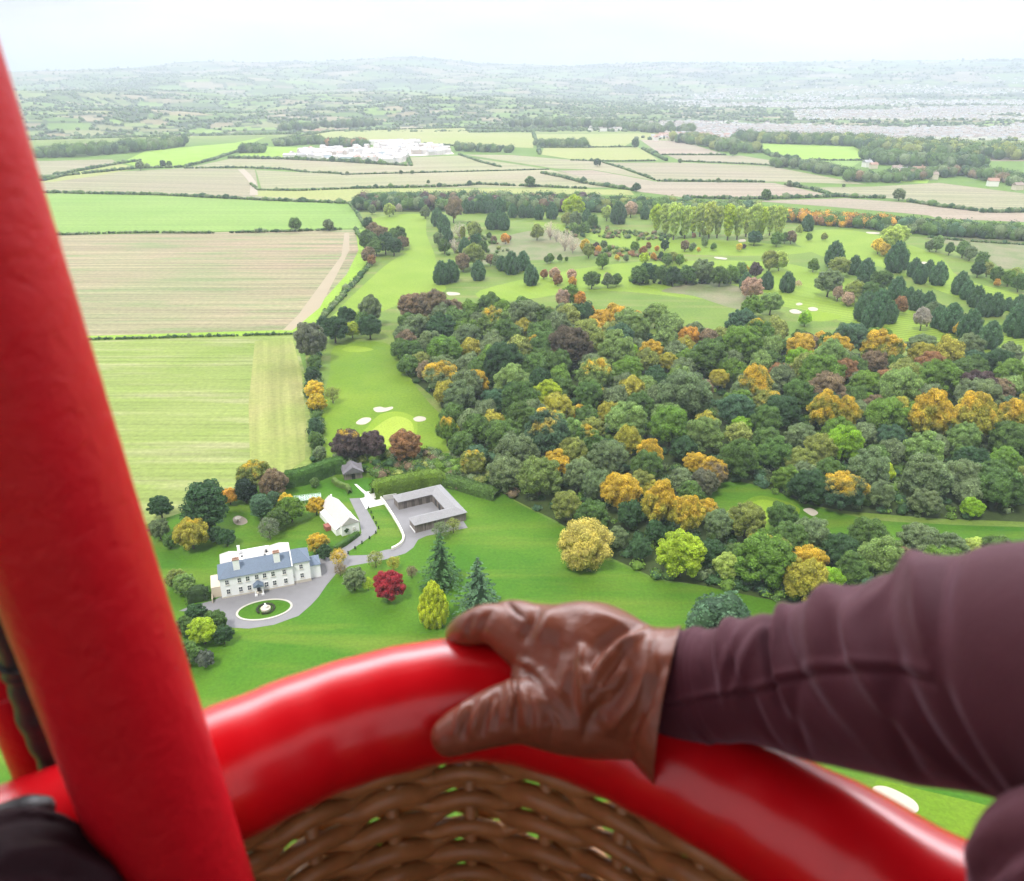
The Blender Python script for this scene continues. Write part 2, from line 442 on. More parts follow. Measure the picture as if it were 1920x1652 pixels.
sheet('field_strip', [(478, 640), (548, 634), (566, 700), (574, 800), (572, 862), (540, 885), (470, 900), (466, 760)], STUBT, 0.16)
sheet('track', [(446, 318), (458, 317), (470, 328), (480, 342), (484, 366), (468, 366), (470, 345), (458, 330)], PATHM, 0.17)
sheet('track', [(600, 577), (655, 470), (655, 437), (646, 437), (640, 480), (560, 590), (530, 620), (548, 620)], plain('worn_soil', (.30, .25, .17), 0.9, 0.1, 0.05), 0.17)

sheet('golf_course', [(676, 398), (760, 396), (1270, 398), (1480, 415), (1990, 470), (2100, 500), (2100, 1010), (1000, 960), (600, 905), (585, 800), (570, 640), (606, 602), (695, 500)], ROUGH, 0.02)
sheet('fairway', [(700, 410), (790, 402), (800, 440), (815, 478), (822, 520), (835, 545), (770, 562), (700, 590), (628, 600), (640, 575), (720, 500), (770, 462), (740, 440)], FAIR, 0.06, True)
sheet('fairway', [(900, 545), (1080, 505), (1240, 490), (1480, 495), (1700, 560), (1800, 590), (1950, 660), (1700, 640), (1500, 580), (1300, 560), (1120, 545), (950, 565)], FAIR, 0.05, True)
sheet('fairway', [(1480, 440), (1600, 432), (1750, 475), (1800, 520), (1930, 560), (1960, 600), (1800, 560), (1650, 500), (1540, 480)], FAIR, 0.06, True)
sheet('fairway', [(1000, 415), (1200, 440), (1420, 455), (1530, 470), (1400, 480), (1200, 470), (1080, 440)], FAIR, 0.07, True)
sheet('scrub', [(905, 470), (960, 440), (1040, 432), (1120, 470), (1040, 485), (930, 492), (890, 500)], SCRUB, 0.08, True)
sheet('scrub', [(1240, 545), (1330, 528), (1400, 545), (1390, 580), (1300, 555)], SCRUB, 0.08, True)
sheet('fairway', [(628, 650), (690, 640), (735, 650), (762, 700), (800, 750), (845, 800), (850, 840), (800, 850), (650, 860), (608, 850), (606, 760), (618, 700)], FAIR2, 0.07, True)
sheet('apron', [(665, 830), (690, 800), (712, 778), (745, 772), (775, 782), (783, 805), (770, 830), (730, 845), (690, 845)], APRON, 0.09, True)
sheet('putting_green', [(690, 815), (720, 790), (745, 781), (770, 790), (775, 812), (755, 832), (720, 838), (695, 832)], GREEN, 0.11, True)
sheet('apron', [(642, 655), (660, 649), (688, 652), (700, 656), (680, 660), (652, 660)], APRON, 0.09, True)
for bk in ([(700, 766), (712, 763), (722, 765), (735, 763), (736, 767), (722, 772), (706, 773)],
           [(668, 792), (680, 784), (694, 784), (695, 789), (684, 796), (671, 796)],
           [(775, 785), (785, 781), (797, 783), (798, 788), (788, 791), (779, 790)],
           [(1480, 583), (1490, 580), (1503, 585), (1500, 588), (1487, 588)],
           [(1515, 578), (1524, 576), (1533, 579), (1531, 583), (1520, 583)],
           [(1492, 570), (1500, 568), (1505, 571), (1496, 573)],
           [(1506, 956), (1520, 953), (1534, 962), (1524, 968), (1512, 962)],
           [(838, 548), (858, 549), (862, 553), (842, 554)],
           [(1385, 450), (1396, 449), (1398, 453), (1386, 454)],
           [(1625, 435), (1648, 436), (1646, 439), (1628, 438)],
           [(1340, 482), (1362, 484), (1360, 487), (1343, 485)],
           [(1720, 492), (1735, 491), (1738, 495), (1722, 496)]):
    sheet('bunker', bk, SAND, 0.12, True)
sheet('apron', [(1500, 590), (1530, 584), (1570, 590), (1575, 597), (1540, 603), (1505, 598)], APRON, 0.09, True)
sheet('fairway', [(1310, 960), (1335, 915), (1380, 903), (1450, 920), (1530, 950), (1640, 975), (1800, 985), (1990, 995), (1990, 1040), (1700, 1020), (1500, 1000), (1380, 990)], LAWN, 0.07, True)
sheet('apron', [(1385, 950), (1420, 930), (1465, 938), (1500, 955), (1480, 975), (1420, 985), (1390, 970)], FAIR2, 0.09, True)
sheet('putting_green', [(1398, 952), (1425, 938), (1455, 943), (1480, 958), (1460, 972), (1420, 975)], APRON, 0.11, True)
# wood floors
WOOD_A = [(745, 612), (738, 650), (765, 705), (825, 755), (838, 800), (850, 850), (890, 895), (960, 935), (1045, 978), (1150, 1048), (1230, 1085), (1330, 1100), (1330, 1000), (1318, 950), (1350, 905), (1400, 908), (1500, 945), (1600, 960), (1750, 972), (2050, 984), (2050, 705), (1800, 683), (1700, 672), (1600, 662), (1400, 642), (1230, 632), (1100, 612), (850, 596)]
WOOD_B = [(1325, 1100), (1420, 1120), (1520, 1140), (1650, 1160), (1990, 1180), (2050, 1090), (1800, 1075), (1560, 1050), (1400, 1000), (1340, 1010)]
sheet('lawn', [(-300, 1010), (270, 985), (450, 925), (540, 895), (640, 880), (700, 925), (850, 925), (965, 940), (1050, 985), (1150, 1052), (1230, 1088), (1330, 1100), (1520, 1140), (1990, 1180), (2100, 1300), (2300, 2600), (960, 3200), (-900, 2600), (-500, 1400)], LAWN, 0.035)
sheet('lawn', [(585, 868), (640, 850), (850, 850), (965, 935), (960, 945), (850, 930), (690, 925), (600, 900)], LAWN, 0.031)
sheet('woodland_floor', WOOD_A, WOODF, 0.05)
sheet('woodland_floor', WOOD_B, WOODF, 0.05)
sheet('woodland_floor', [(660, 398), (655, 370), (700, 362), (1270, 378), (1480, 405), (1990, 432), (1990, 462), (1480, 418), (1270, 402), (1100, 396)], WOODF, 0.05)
# golf links seen past the sleeve on the right
sheet('fairway', [(1640, 1470), (1700, 1475), (1990, 1560), (1990, 1700), (1880, 1640), (1700, 1540)], FAIR2, 0.07, True)
sheet('path', [(1636, 1478), (1664, 1476), (1712, 1500), (1722, 1520), (1700, 1526), (1650, 1506)], SAND, 0.10, True)

# drives
sheet('driveway', [(335, 1146), (357, 1137), (400, 1126), (417, 1118), (560, 1088), (596, 1074), (594, 1050), (620, 1038), (640, 1029), (678, 1000), (673, 973), (655, 935), (676, 934),
 (707, 990), (706, 998), (680, 1017), (651, 1036), (655, 1042), (690, 1041), (720, 1032), (740, 1028), (758, 1012), (752, 997), (727, 953), (719, 938), (742, 934), (830, 915), (877, 990), (800, 1005), (784, 1012), (775, 1027), (760, 1038),
 (720, 1050), (655, 1062), (630, 1076), (612, 1098), (597, 1120), (583, 1135), (560, 1155), (513, 1172), (467, 1179), (433, 1177), (407, 1160), (385, 1148)], TARMAC, 0.06)
sheet('paving', [(675, 935), (684, 933), (684, 923), (702, 920), (705, 932), (712, 933), (721, 946), (694, 952), (686, 955)], CONC, 0.075)
sheet('path', [(664, 908), (669, 908), (678, 916), (687, 923), (685, 928), (674, 918)], CONC, 0.07)
oc = G(496, 1143.5)
def ellipse(a, b, rot, n=48):
    return [Vector((oc.x + a * math.cos(t) * math.cos(rot) - b * math.sin(t) * math.sin(rot), oc.y + a * math.cos(t) * math.sin(rot) + b * math.sin(t) * math.cos(rot), 0)) for t in [2 * math.pi * i / n for i in range(n)]]
_l, _r = G(443, 1152), G(549.5, 1135); _t, _b = G(510, 1123), G(478, 1164.5)
orot = math.atan2(_r.y - _l.y, _r.x - _l.x); oa = (_r - _l).length / 2; ob = (_t - _b).length / 2 * 0.93
# the stone kerb ring is a real step
def ring(name, a, b, w, h, mat):
    o_, i_ = ellipse(a, b, orot), ellipse(a - w, b - w, orot); n = len(o_)
    V = [(*p[:2], z) for z in (0.05, h) for p in o_ + i_]
    Fc = []
    for k in range(n):
        j = (k + 1) % n
        Fc += [(2 * n + k, 2 * n + j, 3 * n + j, 3 * n + k), (k, j, 2 * n + j, 2 * n + k), (n + j, n + k, 3 * n + k, 3 * n + j)]
    return obj(name, mesh_np(name, V, Fc, mat))
kerb = ring('kerb', oa, ob, 0.55, 0.18, plain('kerb_stone', (.45, .43, .37), 0.85, 0.1, 2)); kerb['kind'] = 'structure'
o = sheet('lawn', None, LAWN, 0.12, pts=ellipse(oa - 0.54, ob - 0.54, orot))
# ------------------------------------------------------------------ tree prototypes (unit crown width 1, unit height 1)
def ico(sub):
    bm = bmesh.new(); bmesh.ops.create_icosphere(bm, subdivisions=sub, radius=1.0)
    V = np.array([v.co[:] for v in bm.verts]); Fc = np.array([[v.index for v in f.verts] for f in bm.faces]); bm.free(); return V, Fc
ICO1, ICO2, ICO3 = ico(1), ico(2), ico(3)

def leaf_quads(P_, N_, size, rs, flat=0.55):
    """one irregular leaf-clump quad per point, facing roughly along its normal"""
    n = len(P_)
    N_ = N_ + rs.normal(0, flat, (n, 3)); N_ /= np.linalg.norm(N_, axis=1)[:, None]
    A = np.cross(N_, rs.normal(0, 1, (n, 3))); A /= np.linalg.norm(A, axis=1)[:, None] + 1e-9
    B = np.cross(N_, A)
    s = size * rs.uniform(0.6, 1.35, n)[:, None]
    e = rs.uniform(0.55, 1.0, (n, 1))
    q = np.stack([P_ - A * s * .5, P_ - B * s * e * .5 + N_ * s * .12, P_ + A * s * .5, P_ + B * s * e * .5 - N_ * s * .1], 1)
    return q.reshape(-1, 3)

def crown_from_lobes(name, lobes, nleaf, size, seed, core=0.86, flat=0.55, mat=None, spread=0.0, z0=0.0):
    """lobes: list of (centre, radii(3)). Leaf clumps cover every lobe's outside; a lumpy dark-free core fills it."""
    rs = np.random.RandomState(seed)
    C = np.array([l[0] for l in lobes]); Rr = np.array([l[1] for l in lobes])
    w = (Rr[:, 0] * Rr[:, 2]); w = w / w.sum()
    cnt = np.maximum(6, (w * nleaf)).astype(int)
    PP, NN = [], []
    for i in range(len(lobes)):
        d = rs.normal(0, 1, (cnt[i] * 2, 3)); d[:, 2] = d[:, 2] * 0.9 + 0.25
        d /= np.linalg.norm(d, axis=1)[:, None]
        p = C[i] + d * Rr[i] * rs.uniform(0.90, 1.08 + spread, (len(d), 1))
        inside = np.zeros(len(p), bool)
        for j in range(len(lobes)):
            if j != i: inside |= (((p - C[j]) / Rr[j]) ** 2).sum(1) < 0.72
        p, d = p[~inside], d[~inside]
        p, d = p[:cnt[i]], d[:cnt[i]]
        PP.append(p); NN.append(d / Rr[i] * Rr[i].mean())
    Pq = np.concatenate(PP); Nq = np.concatenate(NN); Nq /= np.linalg.norm(Nq, axis=1)[:, None]
    q = leaf_quads(Pq, Nq, size, rs, flat)
    nq = len(Pq)
    lt = rs.uniform(0, 1, len(lobes)); li = np.concatenate([np.full(len(p_), i_) for i_, p_ in enumerate(PP)])
    V = [q]; Fc = [np.arange(nq * 4).reshape(-1, 4)]; T = [rs.beta(1.8, 1.8, nq) * .6 + lt[li.astype(int)] * .4]
    off = nq * 4
    for i in range(len(lobes)):
        v, f = ICO2 if Rr[i].max() > 0.2 else ICO1
        vv = v * (1 + rs.normal(0, 0.05, (len(v), 1))) * Rr[i] * core + C[i]
        V.append(vv); Fc.append(np.concatenate([f, f[:, 2:3]], 1) + off); T.append(np.full(len(f), 0.22)); off += len(v)
    V = np.concatenate(V); T = np.concatenate(T)
    quads = Fc[0]; tris = np.concatenate(Fc[1:])[:, :3] if len(Fc) > 1 else np.zeros((0, 3), int)
    me = bpy.data.meshes.new(name)
    m4, m3 = len(quads), len(tris)
    me.vertices.add(len(V)); me.vertices.foreach_set('co', V.astype(np.float32).ravel())
    me.loops.add(m4 * 4 + m3 * 3)
    me.loops.foreach_set('vertex_index', np.concatenate([quads.ravel(), tris.ravel()]).astype(np.int32))
    me.polygons.add(m4 + m3)
    me.polygons.foreach_set('loop_start', np.concatenate([np.arange(m4) * 4, m4 * 4 + np.arange(m3) * 3]).astype(np.int32))
    me.polygons.foreach_set('loop_total', np.concatenate([np.full(m4, 4), np.full(m3, 3)]).astype(np.int32))
    a = me.attributes.new('tint', 'FLOAT', 'FACE'); a.data.foreach_set('value', T[:m4 + m3].astype(np.float32))
    me.update(calc_edges=True); me.materials.append(mat or M_LEAF)
    return me

def broad_lobes(seed, zc=0.54, rz=0.43, n=26, tall=0.0, low=-0.72, lob=(0.12, 0.2)):
    rs = np.random.RandomState(seed); out = [((0, 0, zc), (0.30, 0.30, rz * 0.78))]
    g = math.pi * (3 - 5 ** .5)
    for i in range(n):
        z = 1 - (i + 0.5) / n * (1 - low); r = math.sqrt(max(0, 1 - z * z)); a = g * i + rs.uniform(-.4, .4)
        k = rs.uniform(0.70, 1.08)
        lr = rs.uniform(*lob)
        x, y = math.cos(a) * r * (0.5 - lr * 0.75) * k, math.sin(a) * r * (0.5 - lr * 0.75) * k
        zz = zc + z * (rz - lr * 0.45) * k
        if tall and z > 0: x *= 1 - tall * z; y *= 1 - tall * z
        out.append(((x, y, zz), (lr, lr, lr * rs.uniform(0.75, 1.05))))
    return out
def cone_lobes(seed, n=34, base=0.06, power=0.8, width=0.5, lob=0.12, fill=True):
    rs = np.random.RandomState(seed); out = []
    g = math.pi * (3 - 5 ** .5)
    for i in range(n):
        h = (i + .5) / n; w = width * prof(h, power); a = g * i
        lr = lob * (1.15 - 0.55 * h) * rs.uniform(0.85, 1.15)
        r = max(0, w - lr * .8)
        out.append(((math.cos(a) * r, math.sin(a) * r, base + h * (1 - base) - lr * 0.3 * h), (lr, lr, lr * 1.7)))
    if fill:
        for k in range(6):
            h = (k + .5) / 6.5; w = width * prof(h, power) * 0.82
            out.append(((0, 0, base + h * (1 - base)), (w, w, 0.14)))
    return out
def prof(h, p):                       # teardrop: widest about a third up
    return (min(1.0, (h / 0.30 + .12) ** 0.45) if h < 0.26 else (1 - ((h - 0.26) / 0.78) ** 1.9 * 0.92)) ** p

# layered conifer with drooping branch sprays
def spruce_mesh(name, seed, nlev=15, size=0.05):
    rs = np.random.RandomState(seed); PP = []; NN = []
    for l in range(nlev):
        h = l / (nlev - 1); z = 0.06 + 0.92 * h
        w = 0.5 * (1 - h) ** 0.85 + 0.015
        nb = int(10 - 5 * h)
        for b in range(nb):
            a = b / nb * 6.283 + rs.uniform(-.35, .35) + l; ww = w * rs.uniform(0.72, 1.12)
            ns = int(26 * (1.15 - h)) + 5
            for s in range(ns):
                t = (s + rs.rand()) / ns
                sp = 0.085 * (1 - t * .65) * (1.1 - h)
                x, y = math.cos(a) * ww * t, math.sin(a) * ww * t
                off = rs.uniform(-1, 1) * sp
                PP.append((x - math.sin(a) * off, y + math.cos(a) * off, z - 0.10 * t * t * (1 - h) - abs(off) * .35 + rs.normal(0, .006) + 0.02 * t)); NN.append((math.cos(a) * .4, math.sin(a) * .4, 1))
    PP = np.array(PP); NN = np.array(NN, float); NN /= np.linalg.norm(NN, axis=1)[:, None]
    q = leaf_quads(PP, NN, size, rs, 0.35); n = len(PP)
    # dark inner stem of needles
    k = 9; V2 = []; F2 = []
    for i in range(6):
        for j in range(k):
            a = j / k * 6.283; rr = 0.20 * (1 - i / 5) + .004
            V2.append((math.cos(a) * rr, math.sin(a) * rr, 0.07 + .88 * i / 5))
    for i in range(5):
        for j in range(k): F2.append((i * k + j, i * k + (j + 1) % k, (i + 1) * k + (j + 1) % k, (i + 1) * k + j))
    V = np.concatenate([q, np.array(V2)]); Fc = np.concatenate([np.arange(n * 4).reshape(-1, 4), np.array(F2) + n * 4])
    return mesh_np(name, V, Fc, M_LEAF, attr=np.concatenate([rs.beta(2.2, 2.2, n), np.full(len(F2), .1)]))

def tube_np(pts, rads, k=7, cap=True):
    """tube through points, returns verts, faces"""
    V = []; Fc = []
    pts = [Vector(p) for p in pts]; up = Vector((0, 0, 1)); prev = None
    for i, p in enumerate(pts):
        d = (pts[min(i + 1, len(pts) - 1)] - pts[max(i - 1, 0)]).normalized()
        if prev is None:
            a = d.cross(up if abs(d.z) < .9 else Vector((1, 0, 0))).normalized()
        else: a = (prev - d * prev.dot(d)).normalized()
        prev = a; b = d.cross(a)
        for j in range(k):
            t = 6.28318 * j / k; V.append(p + (a * math.cos(t) + b * math.sin(t)) * rads[i])
    n = len(pts)
    for i in range(n - 1):
        for j in range(k): Fc.append((i * k + j, i * k + (j + 1) % k, (i + 1) * k + (j + 1) % k, (i + 1) * k + j))
    if cap:
        Fc.append(tuple(range(k))[::-1]); Fc.append(tuple((n - 1) * k + j for j in range(k)))
    return V, Fc
def join_parts(parts):
    V = []; Fc = []
    for v, f in parts:
        o = len(V); V += list(v); Fc += [tuple(i + o for i in g) for g in f]
    return V, Fc
def trunk_mesh(name, seed, top=0.62, r=0.035, limbs=5, mat=None, reach=0.30, fork=0.28):
    rs = random.Random(seed); parts = []
    parts.append(tube_np([(0, 0, -0.03), (0, 0, 0.04), (0.01, 0, 0.25), (-0.01, .01, top)], [r * 1.5, r, r * .8, r * .3]))
    for i in range(limbs):
        a = i / limbs * 6.28 + rs.uniform(-.3, .3); z = fork + 0.25 * rs.random()
        q = reach * rs.uniform(.7, 1.1)
        parts.append(tube_np([(0, 0, z), (math.cos(a) * q * .5, math.sin(a) * q * .5, z + .12), (math.cos(a) * q, math.sin(a) * q, z + .28)], [r * .5, r * .35, r * .12], 5))
    V, Fc = join_parts(parts)
    return mesh_np(name, V, Fc, mat or M_BARK, smooth=True)
def bare_mesh(name, seed, nb=46, size=0.03):
    """grey, nearly leafless crown: fine ascending twigs with sparse leaves"""
    rs = np.random.RandomState(seed); PP = []; NN = []
    for b in range(nb):
        a = rs.uniform(0, 6.28); w = 0.5 * math.sqrt(rs.rand()); zt = 0.55 + 0.45 * math.sqrt(max(0, 1 - (w / .52) ** 2)) * rs.uniform(.8, 1)
        for s in range(46):
            t = (s + rs.rand()) / 46
            t2 = t ** .7
            PP.append((math.cos(a) * w * t2 + rs.normal(0, .012 + .02 * t), math.sin(a) * w * t2 + rs.normal(0, .012 + .02 * t), 0.12 + (zt - .12) * t)); NN.append((rs.normal(0, 1), rs.normal(0, 1), .3))
    PP = np.array(PP); NN = np.array(NN); NN /= np.linalg.norm(NN, axis=1)[:, None]
    q = leaf_quads(PP, NN, size, rs, 0.3)
    return mesh_np(name, q, np.arange(len(PP) * 4).reshape(-1, 4), M_LEAF, attr=rs.beta(2, 2, len(PP)))
def willow_mesh(name, seed, size=0.028):
    rs = np.random.RandomState(seed); PP = []; NN = []
    for b in range(420):
        a = rs.uniform(0, 6.28); rr = math.sqrt(rs.rand()); x, y = math.cos(a) * rr * .46, math.sin(a) * rr * .46
        bump_ = 0.09 * math.sin(x * 17 + 1) * math.cos(y * 15 + 2)
        zt = 0.98 * math.sqrt(max(0.05, 1 - (rr * .93) ** 2)) ** .8 + bump_; ln = rs.uniform(.25, .5) * (0.5 + rr * .8)
        for s in range(34):
            t = s / 34
            PP.append((x * (1 + .09 * t) + rs.normal(0, .007), y * (1 + .09 * t) + rs.normal(0, .007), max(0.03, zt - ln * t))); NN.append((math.cos(a), math.sin(a), .35))
    PP = np.array(PP); NN = np.array(NN); NN /= np.linalg.norm(NN, axis=1)[:, None]
    q = leaf_quads(PP, NN, size, rs, 0.3); n = len(PP)
    v, f = ICO3; vv = v * (1 + .04 * np.sin(v[:, :1] * 9) * np.cos(v[:, 1:2] * 8)) * np.array([.42, .42, .44]) + np.array([0, 0, .44])
    V = np.concatenate([q, vv]); me = crown_from_lobes(name, [((0, 0, .46), (.42, .42, .42))], 10, .02, seed)
    Fq = [tuple(x) for x in np.arange(n * 4).reshape(-1, 4)] + [tuple(x + n * 4) for x in f]
    me = mesh_np(name, V, Fq, M_LEAF, attr=np.concatenate([rs.beta(2, 2, n), np.full(len(f), .2)]))
    return me

K = {}   # kind -> list of (crown mesh, trunk mesh)
TR = [trunk_mesh('trunk', i) for i in range(3)]
TRH = [trunk_mesh('trunk', 20 + i, top=.5, r=.022, limbs=3) for i in range(2)]
K['broad'] = [(crown_from_lobes('crown', broad_lobes(s, n=56 + s % 3 * 8, lob=(.075, .15)), 7500, 0.036, s), TR[s % 3]) for s in range(6)]
K['fine'] = [(crown_from_lobes('crown', broad_lobes(40 + s, n=78, lob=(.060, .125)), 11000, 0.032, 40 + s), TR[s % 3]) for s in range(5)]
K['tall'] = [(crown_from_lobes('crown', broad_lobes(60 + s, zc=.58, rz=.42, n=60, tall=.5, low=-.8, lob=(.07, .13)), 8000, 0.036, 60 + s), TR[s % 3]) for s in range(3)]
K['open'] = [(crown_from_lobes('crown', broad_lobes(80 + s, n=20, lob=(.09, .15)), 2600, 0.036, 80 + s, core=.45, spread=.25), TR[s % 3]) for s in range(3)]
K['small'] = [(crown_from_lobes('crown', broad_lobes(90 + s, zc=.52, rz=.46, n=26, lob=(.10, .20)), 1900, 0.065, 90 + s), TR[s % 3]) for s in range(4)]
K['cypress'] = [(crown_from_lobes('crown', cone_lobes(100 + s, base=.09, width=.5, lob=.14, n=30), 2600, 0.055, 100 + s, flat=.4), TRH[s % 2]) for s in range(3)]
K['cone'] = [(crown_from_lobes('crown', cone_lobes(120, n=70, base=.03, width=.5, lob=.075, power=.9), 14000, 0.026, 120, flat=.35), TRH[0])]
def poplar_lobes(seed):
    r_ = np.random.RandomState(seed); out = []
    for i in range(34):
        h = (i + .5) / 34; w = .46 * min(1, .35 + h * 1.1) * (1 if h < .72 else math.sqrt(max(.05, 1 - ((h - .72) / .34) ** 2)))
        a = i * 2.4 + r_.uniform(-.3, .3); lr = r_.uniform(.13, .2); q = max(0, w - lr * .8) * r_.uniform(.6, 1.05)
        out.append(((math.cos(a) * q, math.sin(a) * q, .16 + .78 * h), (lr, lr, .075)))
    return out + [((0, 0, .35), (.2, .2, .2)), ((0, 0, .65), (.3, .3, .24))]
K['poplar'] = [(crown_from_lobes('crown', poplar_lobes(130 + s), 2600, 0.05, 130 + s), trunk_mesh('trunk', 31, top=.6, r=.05, limbs=0)) for s in range(4)]
K['spruce'] = [(spruce_mesh('crown', 140), trunk_mesh('trunk', 32, top=.95, r=.02, limbs=0)), (spruce_mesh('crown', 141, 17, .045), trunk_mesh('trunk', 33, top=.95, r=.02, limbs=0))]
K['bare'] = [(bare_mesh('crown', 150 + s), trunk_mesh('trunk', 34 + s, top=.8, r=.03, limbs=9, mat=M_PALEBARK, reach=.4, fork=.12)) for s in range(2)]
K['willow'] = [(crown_from_lobes('crown', [((x, y, z), (a_, b_, c_ * 1.5)) for (x, y, z), (a_, b_, c_) in broad_lobes(160, zc=.50, rz=.44, n=64, low=-.9, lob=(.07, .12))], 15000, .024, 160, flat=.3, spread=.12), TR[0])]
K['bush'] = [(crown_from_lobes('foliage', [((x * (1 - .0) * .5, y * .5, .42 + .2 * z), (.2, .2, .36)) for x, y, z in nrs.uniform(-.62, .62, (11, 3))] + [((0, 0, .45), (.36, .36, .42))], 1500, .07, 170 + s), None) for s in range(3)]
K['cedar'] = [(crown_from_lobes('crown', [((math.cos(a * 2.4) * q, math.sin(a * 2.4) * q, .30 + .62 * a / 34), (.16, .16, .055)) for a in range(34) for q in [.36 * (1 - .55 * (a / 34) ** 1.5) * (0.55 + .5 * ((a * 7) % 5) / 5)]] + [((0, 0, .5), (.24, .24, .36))], 5200, .045, 180, spread=.12), TR[1])]
DEF_ASPECT = dict(broad=.95, fine=1.0, tall=1.35, open=1.05, small=1.15, cypress=1.22, cone=1.35, poplar=2.4, spruce=1.15, bare=1.1, willow=.9, bush=.75, cedar=1.05)

C = dict(dark=(.040, .086, .036), mid=(.082, .148, .040), green=(.112, .200, .034), grey=(.132, .182, .088), light=(.160, .245, .075), lime=(.30, .39, .030),
         gold=(.44, .31, .045), orange=(.48, .265, .045), rust=(.25, .135, .065), brown=(.185, .14, .09), purple=(.085, .058, .062), red=(.30, .020, .036),
         yellow=(.50, .39, .045), blue=(.062, .122, .070), bare=(.36, .32, .29), olive=(.205, .245, .065), vivid=(.19, .34, .025), cypress=(.060, .125, .060),
         pink=(.38, .27, .21), pear=(.33, .40, .10), goldgreen=(.30, .285, .045))
CNAME = dict(dark='dark green', mid='mid green', green='leafy green', grey='grey green', light='pale green', lime='lime green', gold='golden', orange='orange',
             rust='rust coloured', brown='brownish', purple='dark purple', red='crimson', yellow='bright yellow', blue='blue green', bare='grey bare-twigged', olive='olive green',
             vivid='vivid green', cypress='dark green', pink='pinkish brown', pear='yellow green', goldgreen='gold and green')
KNAME = dict(broad='broadleaf_tree', fine='broadleaf_tree', tall='broadleaf_tree', open='broadleaf_tree', small='small_tree', cypress='cypress_tree', cone='golden_conifer', poplar='poplar_tree',
             spruce='cedar_tree', bare='bare_tree', willow='willow_tree', bush='shrub', cedar='cedar_tree')
KCAT = dict(broadleaf_tree='tree', small_tree='small tree', cypress_tree='cypress tree', golden_conifer='conifer', poplar_tree='poplar tree', cedar_tree='cedar tree', bare_tree='bare tree', willow_tree='willow tree', shrub='shrub')
TREES = []       # every placed tree, labelled at the end
def place_tree(kind, x, y, D, Ht, col, zone, group=None, fall=0.0, label=None, trunk=True, parts=True):
    v = K[kind][rnd.randrange(len(K[kind]))]
    rz = rnd.uniform(0, 6.28)
    c = C[col] if isinstance(col, str) else col
    j = rnd.uniform(.88, 1.12); jr = rnd.uniform(.94, 1.06)
    c4 = (c[0] * j * jr, c[1] * j, c[2] * j, 1.0 - fall)
    name = KNAME[kind]
    if v[1] is None or not parts:
        o = obj(name, v[0], None, (x, y, 0)); o.rotation_euler = (0, 0, rz); o.scale = (D, D, Ht); o.color = c4
    else:
        o = empty(name, (x, y, 0), rz); o.scale = (D, D, Ht)
        cr_ = obj('crown', v[0], o); cr_.color = c4
        obj('trunk', v[1], o)
    o['category'] = KCAT[name]
    if group: o['group'] = group
    TREES.append(dict(o=o, x=x, y=y, D=D, H=Ht, col=col if isinstance(col, str) else 'mid', kind=name, zone=zone, fall=fall, label=label, group=group))
    return o
def T(cx, cy, w, kind='broad', col='mid', zone='course', aspect=None, fall=0.0, label=None, group=None, parts=True):
    """tree whose crown centre shows at photo pixel (cx, cy) and whose crown is w photo pixels wide"""
    asp = aspect or DEF_ASPECT[kind]
    z = 5.0
    for _ in range(4):
        t = depth_at(cx, cy, z); D = w * t / F; z = D * asp * 0.52
    p = G(cx, cy, z)
    return place_tree(kind, p.x, p.y, D, D * asp, col, zone, group, fall, label, parts=parts)
